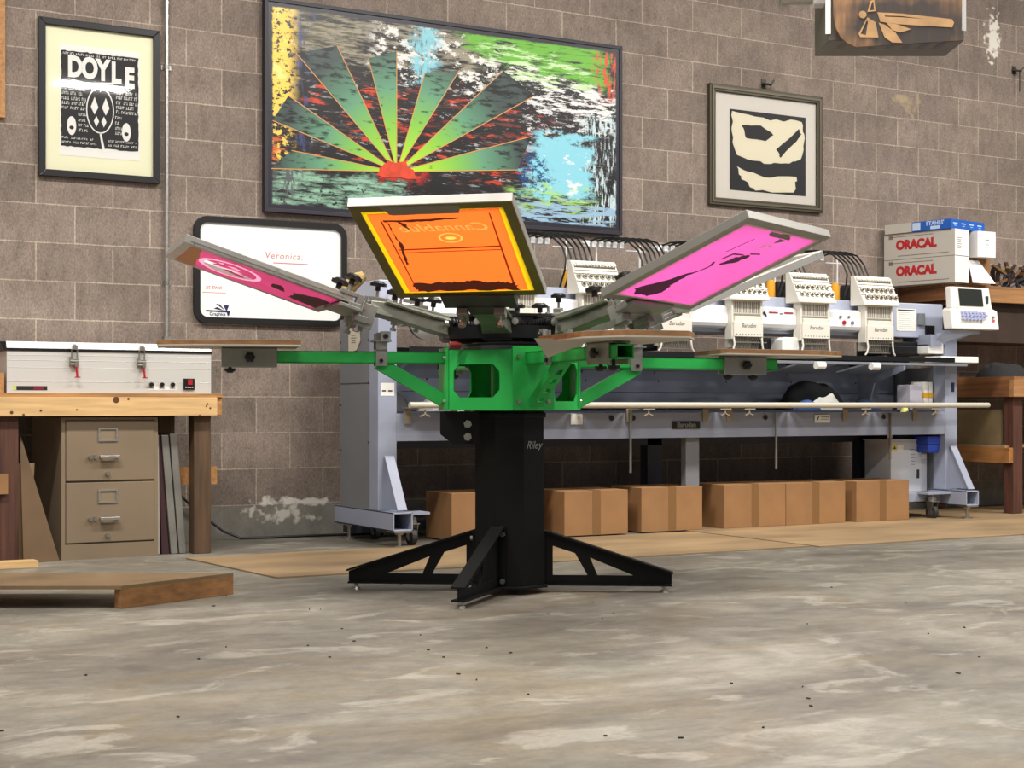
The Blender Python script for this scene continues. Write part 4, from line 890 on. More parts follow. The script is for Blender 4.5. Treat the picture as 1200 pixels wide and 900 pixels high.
# beams
b = MB(); b.box(3.53, 7.55, -.84, -.745, .557, .705); b.m = 1
for u in (4.9, 5.05, 6.03, 7.0): b.cyl((u, -.848, .675), (u, -.845, .675), .016, 14)
b.build('lower_front_beam', [LAV, BLACKPL], EM, bevel=.003)
b = MB(); b.box(5.33, 5.53, -.848, -.845, .61, .655); b.m = 1; b.text('Barudan', .042, onwall(5.43, .633, -.8486), bold=.0005)
b.build('brand_plate', [BLACKPL, mat('pale_lettering', (150, 146, 138), .5)], EM)
b = MB(); b.box(6.42, 6.545, -.8475, -.845, .640, .69); b.m = 1; b.prism([(6.435, -.8478, .652), (6.445, -.8478, .655), (6.457, -.8478, .68), (6.45, -.8478, .682)], (0, -.0003, 0)); b.box(6.47, 6.535, -.8478, -.8475, .673, .677); b.box(6.47, 6.53, -.8478, -.8475, .66, .663)
b.build('warning_label', [PAPER, INK], EM)
b = MB(); b.box(4.62, 4.70, -.8475, -.845, .64, .70); b.build('warning_label', PAPER, EM)
MB().box(3.53, 7.55, -.36, -.30, .768, 1.01).build('rear_panel', LAV, EM, bevel=.002)
b = MB(); b.box(3.53, 7.55, -.363, -.36, .828, .831)
for i, u in enumerate((3.95, 4.5, 5.03, 5.57, 6.1, 6.64, 7.2)): b.cyl((u, -.363, .90), (u, -.36, .90), .006, 8)
b.build('panel_seam', mat('seam_dark', (70, 74, 86), .6), EM)
b = MB()
for i, ch in enumerate(('4', '3', '2', '1')): b.text(ch, .035, onwall(4.98 + i * .535 + .02, .955, -.3625))
b.build('head_numbers', INK, EM)
# lower middle posts and rear stretcher
for u in (5.53, 7.30):
    MB().box(u, u + .11 if u != 7.30 else u + .14, -.30, -.22, .05, .557).build('rear_post', mat('slate_blue_paint', (66, 72, 86), .5), EM)
MB().box(5.46, 5.56, -.80, -.75, .012, .557).build('front_post', GREYP, EM, bevel=.003)
MB().box(5.42, 5.60, -.82, -.74, .0068, .012).build('post_foot', GREYP, EM)
MB().box(3.53, 7.55, -.30, -.22, .50, .70).build('rear_beam', mat('slate_blue_paint', (0, 0, 0)), EM)
MB().box(3.5, 7.6, -.34, -.20, .03, .09).build('rear_rail', mat('slate_blue_paint', (0, 0, 0)), EM)
MB().box(7.10, 7.56, -.80, -.42, .115, .172).build('cabinet_shelf', LAV, EM, bevel=.002)
# inner brackets
for u in (3.62, 7.22):
    MB().prism([(u, -.36, 1.01), (u, -.80, 1.01), (u, -.80, .98), (u, -.52, .90), (u, -.45, .705), (u, -.36, .705)], (.012, 0, 0)).build('table_bracket', LAV, EM)
    MB().box(u + .01, u + .14, -.42, -.40, .70, 1.0).build('bracket_flange', LAV, EM)
# table and pantograph
MB().box(3.55, 7.62, -.97, -.90, 1.005, 1.022).build('table_edge', mat('table_grey', (126, 130, 138), .4), EM, bevel=.002)
MB().box(3.55, 7.62, -.48, -.42, 1.005, 1.022).build('table_edge', mat('table_grey', (0, 0, 0)), EM, bevel=.002)
for i in range(6):
    u = 4.265 + .535 * i; MB().prism([(u - .15, -.90, 1.004), (u + .15, -.90, 1.004), (u + .15, -.62, .955), (u - .15, -.62, .955)], (0, 0, .012)).build('table_plate', mat('table_grey', (0, 0, 0)), EM, bevel=.002)
b = MB(); b.box(3.55, 7.50, -.975, -.955, 1.03, 1.06); b.box(3.55, 7.5, -.56, -.53, 1.03, 1.07)
for i in range(7): b.box(3.72 + .535 * i + .12, 3.72 + .535 * i + .16, -.97, -.54, 1.035, 1.055)
b.build('pantograph_frame', mat('black_rail', (26, 27, 29), .4, .3), EM)
b = MB(); b.prism([(7.40, -.95, 1.03), (7.74, -.95, 1.03), (7.80, -.88, 1.03), (7.80, -.80, 1.03), (7.40, -.80, 1.03)], (0, 0, .04)); b.build('table_corner_cap', WHITEP, EM, bevel=.004)
# thread table rod
r_ = MB().cyl((3.53, -1.0, .75), (7.78, -1.0, .75), .0165, 16).build('front_rod', mat('cream_rod', (196, 190, 174), .35), EM, smooth=True)
xs_ = [3.56, 3.98, 4.66, 5.02, 5.66, 6.22, 6.92, 7.52]
for xa, xb in zip(xs_[:-1], xs_[1:]): MB().box(xa, xb - .03, -.985, -.842, .7335, .7375).build('catch_tray', mat('tray_grey', (120, 118, 112), .5), EM)
for u in (3.62, 3.90, 5.05, 5.60, 5.78, 6.70, 7.30):
    b = MB(); b.box(u - .04, u + .04, -1.01, -.845, .722, .731); b.box(u - .05, u - .01, -.852, -.846, .65, .73)
    b.bar((u - .005, -1.0, .70), (u - .03, -1.0, .69), .008, .006); b.bar((u + .005, -1.0, .70), (u + .03, -1.0, .69), .008, .006); b.cyl((u, -1.0, .70), (u, -1.0, .725), .006, 8)
    b.build('rod_bracket', mat('tan_bracket', (158, 146, 124), .5, .3), EM)
for u, z in ((5.02, .357), (6.10, .357), (7.04, .40)):
    b = MB(); b.cyl((u, -.86, z), (u, -.86, .70), .008, 8); b.build('hanging_rod', STEEL if u != 7.04 else mat('brown_rod', (92, 80, 66), .5), EM)
# head beam
b = MB(); b.box(3.47, 7.62, -.75, -.40, 1.197, 1.425); b.build('head_beam', mat('lavender_grey_paint', (178, 184, 204), .4), EM, bevel=.006)
cov = mat('gloss_white_cover', (250, 250, 252), .22)
HC = [4.265 + .535 * i for i in range(6)]
def cover(xa, xb):
    pr = [(-.75, 1.358), (-.812, 1.356), (-.830, 1.34), (-.832, 1.25), (-.820, 1.23), (-.795, 1.220), (-.75, 1.216)]
    return MB().prism([(xa, y, z) for y, z in pr], (xb - xa, 0, 0)).build('front_cover', cov, EM, bevel=.002)
cover(3.52, HC[0] - .12)
for i in range(5):
    c = cover(HC[i] + .12, HC[i + 1] - .12)
m0 = (HC[4] + HC[5]) / 2
for dx, dz, m, r_ in ((-.03, .02, 'g', .010), (.04, .022, 'g', .008), (0., -.015, 'r', .014), (.07, -.015, 'g', .012)):
    MB().cyl((m0 + dx, -.840, 1.29 + dz), (m0 + dx, -.83, 1.29 + dz), r_, 14).build('push_button', REDPL if m == 'r' else mat('grey_button', (120, 124, 128), .4), EM)
m0 = (HC[3] + HC[4]) / 2
b = MB(); b.prism([(m0 - .12, -.833, 1.315), (m0 - .105, -.833, 1.33), (m0 - .085, -.833, 1.295), (m0 - .095, -.833, 1.295)], (0, -.0005, 0)); b.m = 1
b.box(m0 - .07, m0 - .0, -.8335, -.832, 1.318, 1.326); b.box(m0 + .05, m0 + .12, -.8335, -.832, 1.318, 1.326); b.m = 2; b.box(m0 + .015, m0 + .035, -.8335, -.832, 1.312, 1.320)
b.build('cover_marking', [mat('navy_print', (0, 0, 0)), REDPL, mat('grey_button', (0, 0, 0))], EM)
b = MB(); b.box(7.2, 7.37, -.7525, -.75, 1.24, 1.385); b.m = 1
for i in range(9): b.box(7.215, 7.355 - (i % 3) * .02, -.753, -.7524, 1.255 + .013 * i, 1.2565 + .013 * i)
b.m = 2; b.box(7.21, 7.36, -.753, -.7524, 1.372, 1.380)
b.build('instruction_sheet', [PAPER, mat('grey_button', (0, 0, 0)), INK], EM)
MB().box(7.385, 7.44, -.77, -.75, 1.28, 1.36).build('junction_box', mat('grey_button', (0, 0, 0)), EM, bevel=.003)
MB().box(7.455, 7.53, -.765, -.75, 1.22, 1.28).build('socket_plate', BLACKPL, EM)
# underside drive details
for i, h in enumerate(HC):
    b = MB(); b.box(h - .035, h + .035, -.93, -.45, 1.022, 1.052); b.cyl((h, -.93, 1.035), (h, -.60, 1.035), .032, 16); b.build('hook_arm', mat('black_rail', (0, 0, 0)), EM, bevel=.003)
for xa, xb in ((4.40, 4.66), (5.18, 5.3), (6.0, 6.16), (7.08, 7.42)):
    b = MB(); b.box(xa, xb, -.74, -.5, 1.075, 1.17); b.box(xa, xb - .06, -.78, -.74, 1.085, 1.14); b.build('drive_housing', BLACKPL, EM, bevel=.006)
for xa in (6.165, 7.40):
    b = MB(); b.prism([(xa, -.84, 1.09), (xa + .135, -.84, 1.09), (xa + .135, -.84, 1.155), (xa + .11, -.84, 1.172), (xa + .025, -.84, 1.172), (xa, -.84, 1.155)], (0, .22, 0)); b.build('motor_cover', WHITEP, EM, bevel=.004)
for u in (6.83, 7.28): MB().cyl((u - .52, -.985, .995), (u - .455, -.985, .995), .024, 18).build('work_lamp', mat('lamp_white', (246, 246, 240), .3), EM, smooth=True)
# hand wheel
b = MB(); b.cyl((3.73, -.80, 1.21), (3.73, -.77, 1.21), .098, 36); b.m = 1; b.lathe([(.098, -.002), (.104, .004), (.104, .028), (.098, .032)], 36, Matrix.Translation((3.73, -.77, 1.21)) @ Matrix.Rotation(R(90), 4, 'X')); b.m = 0
b.build('hand_wheel', [mat('grey_wheel', (120, 122, 122), .4), ALU], EM, smooth=True)
MB().cyl((3.73, -.77, 1.21), (3.73, -.5, 1.21), .02, 12).build('wheel_shaft', STEEL, EM)
# embroidery heads
KN = None
def emb_head(h):
    # needle case
    b = MB(); b.box(h - .112, h + .112, -.855, -.80, 1.15, 1.40); b.box(h - .118, h - .104, -.868, -.80, 1.15, 1.395); b.box(h + .104, h + .118, -.868, -.80, 1.15, 1.395)
    b.box(h - .08, h + .08, -.80, -.751, 1.1, 1.39)
    hd = b.build('embroidery_head', CREAM, EM, bevel=.002)
    b = MB()
    for i in range(13): x = h - .096 + .016 * i; b.box(x - .0035, x + .0035, -.8585, -.8545, 1.312, 1.378)
    b.box(h - .103, h + .103, -.866, -.855, 1.296, 1.305)
    b.build('needle_bar_slots', mat('slot_grey', (146, 140, 130), .5), hd)
    b = MB(); b.box(h - .10, h + .10, -.874, -.856, 1.25, 1.292); b.box(h - .112, h + .112, -.882, -.856, 1.165, 1.258); b.build('cover_plate', CREAM, hd, bevel=.003)
    b = MB(); b.text('Barudan', .034, onwall(h, 1.232, -.8824), shear=.25)
    for i in range(9): b.cyl((h - .09 + .0225 * i, -.8828, 1.180), (h - .09 + .0225 * i, -.882, 1.180), .0035, 8)
    b.build('cover_print', mat('dark_print', (72, 66, 62), .5), hd)
    b = MB()
    for i in range(15): x = h - .092 + .0131 * i; b.cyl((x, -.862, 1.165), (x, -.850, 1.085), .0035, 6)
    b.box(h - .10, h + .10, -.868, -.85, 1.128, 1.136); b.box(h - .10, h + .10, -.862, -.848, 1.082, 1.088)
    b.build('needle_row', mat('needle_steel', (150, 144, 134), .35, .6), hd)
    for s in (-1, 1): MB().tube([(h + s * .108, -.872, 1.168), (h + s * .106, -.880, 1.12), (h + s * .114, -.878, 1.085), (h + s * .128, -.876, 1.070)], .006, 8).build('side_guard', CREAM, hd, smooth=True)
    # tension panel: wedge whose face leans out towards its foot
    pr = [(-.765, 1.582), (-.80, 1.580), (-.895, 1.400), (-.895, 1.387), (-.765, 1.387)]
    tp = MB().prism([(h - .152, y, z) for y, z in pr], (.304, 0, 0)).build('tension_panel', CREAM, hd, bevel=.003)
    sl = Vector((0, -.095, -.18)).normalized(); nn = Vector((0, -.18, .095)).normalized()
    o0 = Vector((h, -.80, 1.580))
    def pt(x, s, out=0): return o0 + Vector((x, 0, 0)) + sl * s + nn * out
    b = MB()
    for i in range(14): x = -.140 + .0215 * i; b.bar(pt(x, .016, .004), pt(x, .034, .004), .012, .012, up=nn)
    b.bar(pt(-.145, .060, .003), pt(.145, .060, .003), .012, .008, up=nn); b.build('thread_guide', CREAM, hd)
    b = MB(); b.bar(pt(-.140, .044, .0015), pt(.140, .044, .0015), .011, .004, up=nn); b.build('guide_slot', mat('slot_dark', (70, 62, 50), .6), hd)
    me = None
    for row, n_ in ((.108, 7), (.160, 7)):
        for i in range(n_):
            x = -.128 + .040 * i + (.018 if row > .13 else 0)
            p, q = pt(x, row, 0), pt(x, row, .020)
            kb = bpy.data.objects.new('tension_knob', None) if False else None
            b = MB(); b.cyl(p, p.lerp(q, .5), .0175, 16, .0155); b.m = 1; b.cyl(p.lerp(q, .5), q, .011, 14, .009)
            b.build('tension_knob', [STEEL, mat('knob_grey', (120, 112, 100), .4, .4)], hd)
        b = MB(); b.bar(pt(-.15, row - .022, .004), pt(.152, row - .022, .004), .008, .008, up=nn); b.build('panel_ridge', CREAM, hd)
    # thread rail with tubes
    b = MB(); b.box(h - .33, h - .04, -.37, -.33, 1.735, 1.742)
    for i in range(6): x = h - .32 + .05 * i; b.box(x, x + .03, -.385, -.32, 1.715, 1.750)
    b.cyl((h - .22, -.35, 1.43), (h - .22, -.35, 1.72), .006, 8); b.cyl((h + .08, -.38, 1.43), (h + .08, -.38, 1.74), .006, 8); b.box(h - .02, h + .12, -.385, -.375, 1.70, 1.706)
    b.build('thread_rail', WHITEP, hd)
    for i in range(6):
        x = h - .30 + .05 * i; x2 = h - .12 + .036 * i
        MB().tube([(x, -.35, 1.742), (x + .05, -.42, 1.765), (x + .10, -.50, 1.765), ((x + .1 + x2) / 2 + .02, -.58, 1.735), (x2, -.66, 1.67), (x2, -.70, 1.60), (x2 - .008, -.70, 1.53), (x2 - .02, -.66, 1.43)], .0058, 8).build('thread_tube', CB, hd, smooth=True)
    return hd
for h in HC: emb_head(h)
# control panel
cp = MB(); cp.prism([(7.485, -.96, 1.385), (7.86, -.96, 1.385), (7.85, -.94, 1.53), (7.495, -.94, 1.53)], (0, .05, 0)); 
cp.prism([(7.47, -.985, 1.25), (7.90, -.985, 1.25), (7.90, -.965, 1.375), (7.865, -.955, 1.392), (7.50, -.955, 1.392), (7.47, -.965, 1.375)], (0, .08, 0))
cp = cp.build('control_panel', mat('panel_ivory', (236, 233, 224), .35), EM, bevel=.008)
MB().prism([(7.56, -.9605, 1.405), (7.775, -.9605, 1.405), (7.775, -.9445, 1.518), (7.56, -.9445, 1.518)], (0, -.0015, 0)).build('screen', mat('dark_screen', (44, 47, 44), .15), cp)
MB().box(7.805, 7.825, -.958, -.95, 1.425, 1.475).build('disk_slot', mat('slot_green', (56, 62, 56), .4), cp)
for r_, n_ in ((1.362, 7), (1.342, 7), (1.318, 6)):
    for i in range(n_): MB().box(7.56 + .034 * i, 7.582 + .034 * i, -.985, -.955, r_ - .006, r_ + .006, Matrix.Translation((0, -.0015 - (1.375 - r_) * .16 + .011 * (r_ > 1.35), 0))).build('key', mat('lavender_keys', (176, 182, 220), .5), cp)
MB().box(7.842, 7.860, -.979, -.96, 1.328, 1.342).build('key', mat('grey_button', (0, 0, 0)), cp); MB().box(7.842, 7.860, -.981, -.96, 1.304, 1.318).build('key', mat('red_key', (206, 92, 96), .5), cp)
b = MB(); b.box(7.50, 7.78, -.93, -.85, 1.225, 1.245); b.prism([(7.46, -.90, 1.225), (7.74, -.90, 1.225), (7.60, -.86, 1.17), (7.42, -.80, 1.12)], (0, .05, 0)); b.box(7.40, 7.50, -.86, -.6, 1.14, 1.215); b.build('panel_arm', LAV, EM, bevel=.003)
# thread cones on the beam
def cone(x, y, m, lab, h=.115, r=.026):
    b = MB(); b.lathe([(r, 0), (r, .012), (r * .96, h * .8), (r * .7, h), (.008, h)], 18, Matrix.Translation((x, y, 1.4252))); solo('thread_cone', b, m, lab, 'thread cone', 'thread cones on the machine beam', smooth=True)
YC = mat('yellow_orange_thread', (232, 164, 36), .7, bump=.2, bscale=200, stretch=(1, 1, 8)); BC = mat('black_thread', (26, 28, 34), .7)
for x, w_ in ((4.74, 'second'), (6.255, 'fourth'), (6.79, 'last')):
    cone(x, -.62, YC, 'yellow orange thread cone on the machine beam left of the %s sewing head' % {'second': 'partly hidden', 'fourth': 'fifth', 'last': 'sixth'}[w_], .118, .028)
for x, w_ in ((6.345, 'fifth'), (6.90, 'sixth')):
    cone(x, -.60, BC, 'black thread cone touching a yellow cone, left of the %s sewing head' % w_, .110, .040)
# electrical cabinet and blue bin under the machine
t = thing('electrical_cabinet', (7.3, -.6, .172), 'pale grey electrical cabinet with warning labels under the embroidery machine', 'cabinet')
CG = mat('pale_grey_enamel', (196, 198, 202), .4)
MB().box(7.20, 7.475, -.70, -.45, .173, .512).build('main_box', CG, t, bevel=.004)
MB().box(7.185, 7.48, -.705, -.45, .512, .525).build('lid', CG, t, bevel=.002)
MB().box(7.476, 7.655 - .12, -.69, -.45, .173, .43).build('side_box', CG, t, bevel=.004)
b = MB(); b.box(7.215, 7.25, -.7015, -.70, .452, .49); b.m = 1; b.box(7.257, 7.31, -.7015, -.70, .452, .488); b.box(7.478, 7.53, -.6915, -.69, .39, .42); b.m = 2; b.prism([(7.222, -.7018, .46), (7.243, -.7018, .46), (7.2325, -.7018, .482)], (0, -.0003, 0))
b.m = 3; b.prism([(7.415, -.7018, .445), (7.432, -.7018, .445), (7.423, -.7018, .468)], (0, -.0003, 0)); b.box(7.37, 7.41, -.7018, -.70, .452, .456)
for k in range(4): b.box(7.385, 7.393, -.7018, -.70, .42 - .022 * k, .425 - .022 * k); b.box(7.40, 7.412, -.7018, -.70, .42 - .022 * k, .423 - .022 * k)
b.box(7.43, 7.452, -.703, -.70, .262, .32)
b.build('labels', [mat('warning_yellow', (230, 206, 60), .5), PAPER, INK, mat('dark_mark', (50, 50, 54), .5)], t)
b = MB(); b.prism([(7.385, -.88, .432), (7.50, -.88, .432), (7.515, -.88, .50), (7.385, -.88, .50)], (0, .12, 0)); 
t2 = thing('blue_bin', (7.56, -.6, .43), 'small blue plastic lidded bin sitting on the pale grey electrical cabinet', 'bin')
MB().prism([(7.435, -.80, .435), (7.532, -.80, .435), (7.536, -.80, .49), (7.430, -.80, .49)], (0, .14, 0)).build('bin_body', mat('blue_plastic', (38, 66, 164), .45), t2, bevel=.004)
MB().box(7.427, 7.539, -.805, -.66, .491, .545).build('bin_lid', mat('blue_plastic', (0, 0, 0)), t2, bevel=.004)
# things on the lower beam and shelf
from mathutils import noise as mn
def heap(name, pts, m, label, cat, seed=0, amp=.2, skew=0., flat=2.):
    x0, x1, y0, y1, z0, z1 = pts; NU, NV = 56, 18; cx, cy = (x0 + x1) / 2, (y0 + y1) / 2; H = z1 - z0; b = MB(); vs = []
    for j in range(NV + 1):
        f = j / NV
        for i in range(NU):
            a = 2 * math.pi * i / NU; r = 1 - f * .98
            o = 1 + .22 * mn.noise(Vector((math.cos(a) * 1.4 + seed, math.sin(a) * 1.4, seed)))
            x = cx + (x1 - x0) / 2 * r * o * math.cos(a) + skew * (x1 - x0) * f; y = cy + (y1 - y0) / 2 * r * o * math.sin(a)
            q = Vector((x / H * .8 + seed, y / H * .8, seed * 1.7)); ridge = 1 - 2 * abs(mn.noise(q)); r2 = 1 - 2 * abs(mn.noise(q * 2.3))
            z = z0 + H * (1 - r ** flat) * (1 - amp + amp * (.65 * ridge + .35 * r2))
            vs.append((x, y, z0 if j == 0 else max(z0 + .001, z)))
    fs = [(j * NU + i, j * NU + (i + 1) % NU, (j + 1) * NU + (i + 1) % NU, (j + 1) * NU + i) for j in range(NV) for i in range(NU)] + [tuple(range(NU))[::-1], tuple(range(NV * NU, NV * NU + NU))]
    b.add(vs, fs); return solo(name, b, m, label, cat, smooth=True)
# shelf board between the beams carries the loose things
MB().box(3.56, 7.52, -.76, -.36, .706, .716).build('inner_shelf', mat('slate_blue_paint', (0, 0, 0)), EM)
heap('folded_cloth', (6.40, 6.98, -.66, -.40, .717, .925), mat('black_cloth', (20, 21, 26), .9), 'black cloth heap on the machine shelf behind the crumpled white cloth', 'cloth', seed=3, skew=-.10, amp=.28, flat=2.6)
heap('folded_cloth', (6.90, 7.20, -.70, -.50, .717, .79), mat('navy_cloth', (34, 52, 88), .85), 'dark navy folded cloth on the machine shelf right of the black heap', 'cloth', seed=5)
heap('blue_cloth', (6.36, 6.60, -.745, -.67, .717, .79), mat('blue_cloth', (60, 100, 168), .7), 'narrow blue cloth edge showing left of the crumpled white cloth', 'cloth', seed=8)
heap('crumpled_cloth', (6.50, 6.80, -.735, -.67, .717, .855), mat('white_cloth', (238, 238, 230), .85), 'crumpled white cloth on the machine shelf in front of the black heap', 'cloth', seed=6, amp=.45, flat=1.5)
heap('plastic_bag', (3.78, 4.05, -.72, -.50, .717, .84), mat('hazy_plastic', (178, 178, 176), .3), 'crumpled hazy plastic bag on the left end of the machine shelf', 'bag', seed=9, amp=.5)
heap('cable_bundle', (3.56, 3.74, -.66, -.45, .717, .92), mat('dark_bundle', (44, 42, 44), .7), 'dark bundle of cables beside the left tower of the embroidery machine', 'cables', seed=10, amp=.5)
b = MB(); b.box(7.33, 7.44, -.74, -.62, .717, .885); solo('small_box', b, mat('pale_lilac_card', (206, 202, 214), .7), 'pale lilac box standing on the machine shelf, left of the white strapped box', 'box', bevel=.002)
t = thing('small_box', (7.50, -.75, .717), 'tall white box with a yellow band standing on the shelf at the right column', 'box')
MB().box(7.455, 7.535, -.74, -.62, .717, .905).build('carton', PAPER, t); MB().box(7.453, 7.537, -.742, -.618, .80, .835).build('band', mat('amber_band', (226, 170, 50), .5), t); MB().box(7.49, 7.496, -.7425, -.7415, .718, .905).build('edge_line', INK, t)
heap('yellow_scrap', (7.20, 7.25, -.83, -.77, .7052, .785), mat('pale_yellow', (232, 226, 130), .7), 'tiny pale yellow scrap on the machine beam behind the rod', 'scrap', seed=11, flat=1.2)

# ---------------------------------------------------------------- cardboard boxes on the floor
def carton(xa, xb, y, d, h, lab, rot=0., mark=False):
    W = Matrix.Translation(((xa + xb) / 2, y + d / 2, .0068)) @ Matrix.Rotation(R(rot), 4, 'Z'); w = (xb - xa) / 2
    root = bpy.data.objects.new('cardboard_box', None); col.objects.link(root); root.matrix_world = W; WM[root.name] = W; tag(root, lab, 'box', 'cardboard boxes in a row under the embroidery machine')
    MB(W).box(-w, w, -d / 2, d / 2, 0, h).build('carton', CARD, root, bevel=.002)
    MB(W).box(-.028, .028, -d / 2 - .0006, d / 2, h, h + .0006).box(-.028, .028, -d / 2 - .0007, -d / 2, .0 + .0, h).build('tape_strip', TAPE, root)
    b = MB(W); b.box(-w, w, -.001, .001, h + .0001, h + .0004); b.build('flap_seam', mat('seam_brown', (92, 64, 36), .8), root)
    if mark: 
        b = MB(W); b.plate([jag(ell(-w * .42, h * .48, .022, .055), .003, 1, 3)], .0006, Matrix.Translation((0, -d / 2 - .0006, 0)) @ Matrix.Rotation(R(90), 4, 'X')); b.build('handle_hole', mat('hole_dark', (62, 42, 24), .8), root)
carton(3.88, 4.47, -.79, .30, .26, 'cardboard box with dark oval hand hole, leftmost of the floor row', 1.5, True)
carton(4.575, 5.00, -.865, .32, .255, 'cardboard box in the floor row, first one right of the black press column', -1.5)
carton(5.105, 5.545, -.85, .32, .26, 'cardboard box in the floor row, second one right of the black press column', 0)
carton(5.70, 6.175, -.86, .32, .262, 'cardboard box in the floor row, third one right of the black press column', 0)
carton(6.179, 6.66, -.86, .32, .26, 'cardboard box in the floor row, fourth one right of the black press column', 0)
carton(6.745, 7.195, -.87, .32, .258, 'cardboard box at the right end of the row, beside the grey electrical cabinet', 0)
# ---------------------------------------------------------------- right bench, shelf and cartons
t = thing('workbench', (8.9, -.45, 0), 'brown wooden workbench with a low shelf in the corner right of the embroidery machine', 'workbench')
MB().box(8.15, 9.9, -.88, -.03, .925, .946).build('bench_top', wood('dull_bench_top', (142, 98, 58), 'y', .15), t)
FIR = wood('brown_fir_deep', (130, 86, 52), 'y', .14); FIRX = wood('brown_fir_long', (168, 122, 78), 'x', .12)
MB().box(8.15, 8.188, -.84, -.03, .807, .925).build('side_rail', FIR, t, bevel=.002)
MB().box(8.15, 9.9, -.88, -.842, .807, .925).build('front_rail', FIRX, t, bevel=.002)
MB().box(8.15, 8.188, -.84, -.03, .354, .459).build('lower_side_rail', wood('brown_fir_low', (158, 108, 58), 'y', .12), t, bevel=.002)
MB().box(8.15, 9.9, -.80, -.03, .459, .475).build('lower_shelf', KRAFT, t)
for x in (8.19, 9.8):
    for y in (-.84, -.12): MB().box(x, x + .09, y, y + .09, .0068, .807).build('post', REDW, t, bevel=.003)
b = MB(); b.box(8.22, 8.24, -.70, -.06, .476, .72); solo('plywood_board', b, mat('olive_tan_board', (128, 110, 78), .75, var=.05), 'olive tan board standing on the low shelf of the right workbench', 'board')
t = thing('wall_shelf', (8.9, -.25, 1.48), 'wooden beam shelf high on the wall at the right, holding the cartons', 'shelf')
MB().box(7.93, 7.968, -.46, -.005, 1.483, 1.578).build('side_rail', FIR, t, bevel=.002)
MB().box(8.01, 9.9, -.46, -.422, 1.483, 1.578).build('front_rail', FIRX, t, bevel=.002)
MB().box(7.969, 8.009, -.455, -.005, 1.45, 1.578).build('shade_gap_fill', REDW, t)  # dark fill standing in for the shaded gap at the beam's end
MB().box(7.93, 9.9, -.46, -.005, 1.579, 1.597).build('shelf_board', PLYE, t)
MB().box(8.05, 9.9, -.40, -.005, 1.20, 1.482).build('shaded_back_panel', mat('shaded_backing', (58, 42, 32), .8, var=.1), t)  # backing panel, its dark colour carrying the shade behind the shelf
def pix(px, py, y):
    X = (px - 600) / 1800.; k = (y - CAMY) / (-X * SP + CP); return Vector((k * (X * CP + SP), y, CAMZ + k * (475 - py) / 1800.))
OC = mat('beige_carton', (196, 188, 176), .7); OW = mat('white_carton', (240, 238, 236), .6); ORR = mat('red_lettering', (186, 34, 40), .6); CL = mat('carton_line', (128, 112, 102), .7)
F = pix(1119, 331, -.60); Bk = pix(1036, 331, -.03); F = Vector((F.x, F.y, 0)); Bk = Vector((Bk.x, Bk.y, 0)); dF = (F - Bk).normalized(); eF = Vector((1, .0, 0)); LN = (F - Bk).length
eF = Vector((-dF.y, dF.x, 0)); 
def cart(z0, h, w, L_, off=0., back=0.):       # matrix: x along the long side towards the viewer, y to the right, z up; origin at the rear left corner
    o = F - dF * (L_ + back) + eF * off
    return Matrix(((dF.x, eF.x, 0, o.x), (dF.y, eF.y, 0, o.y), (0, 0, 1, z0), (0, 0, 0, 1)))
def sideplane(W, x, z, y=0.): return W @ Matrix.Translation((x, y, z)) @ Matrix.Rotation(R(90), 4, 'X')
for k, (z0, lab) in enumerate(((1.598, 'long beige carton with red lettering, lower one of two on the wall shelf'), (1.784, 'long beige carton with red lettering, directly under the flat blue box'))):
    W = cart(z0, .184, .175, LN); root = bpy.data.objects.new('carton', None); col.objects.link(root); root.matrix_world = W; WM[root.name] = W; tag(root, lab, 'box', 'lettered cartons on the wall shelf')
    b = MB(W); b.box(0, LN, 0, .172, 0, .183); b.m = 1; b.box(LN, LN + .0008, .001, .171, .001, .182); b.build('carton_body', [OC, OW], root, bevel=.0015)  # end face coloured whiter than the sides, standing for the front light
    b = MB(); b.text('ORACAL', .086, sideplane(W, LN * .46, .098, -.0006), bold=.0055, spacing=.95); b.text('R', .012, sideplane(W, LN * .70, .14, -.0006)); b.build('lettering', ORR, root)
    b = MB(W); b.box(LN * .08, LN * .70, -.0008, 0, .158, .163); b.box(LN * .2, LN * .92, -.0008, 0, .022, .027); b.box(LN * .07, LN * .13, -.0008, 0, .145, .172); b.build('printed_lines', CL, root)
    if k:
        b = MB(W); 
        for i in range(6): b.box(LN + .0008, LN + .0014, .03, .07 + .006 * (i % 3), .05 + .014 * i, .054 + .014 * i)
        b.box(LN + .0008, LN + .0014, .095, .102, .06, .10); b.build('shipping_label', CL, root)
W = cart(1.598, .18, .17, LN)
b = MB(); b.box(8.125, 8.30, -.58, -.06, 1.785, 1.965); b.m = 1
for z in (1.90, 1.905, 1.87): b.box(8.20, 8.235, -.581, -.58, z, z + .003)
solo('white_carton', b, [OW, CL], 'plain white carton, right one on the top row of the shelf cartons', 'box', bevel=.0015)
t = thing('open_carton', (8.21, -.3, 1.598), 'brown carton with a white slanted flap, on the shelf below the plain white carton', 'box')
MB().box(8.14, 8.33, -.50, -.06, 1.598, 1.783).build('carton_body', CARD, t)
MB().prism([(8.10, -.515, 1.765), (8.20, -.515, 1.765), (8.28, -.60, 1.60), (8.06, -.60, 1.60)], (0, .004, 0)).build('flap', OW, t)
W = cart(1.969, .06, .30, LN * .93); t = bpy.data.objects.new('flat_box', None); col.objects.link(t); W = Matrix.Translation((-.02, .02, 0)) @ W; t.matrix_world = W; WM[t.name] = W
tag(t, 'flat blue and white box lying on top of the stacked shelf cartons', 'box')
L9 = LN * .93; BLUE = mat('blue_card', (30, 92, 182), .5)
b = MB(W); b.box(L9 * .42, L9, 0, .42, 0, .066); b.build('blue_part', BLUE, t); b = MB(W); b.box(0, L9 * .42, 0, .42, 0, .066); b.build('white_part', OC, t)
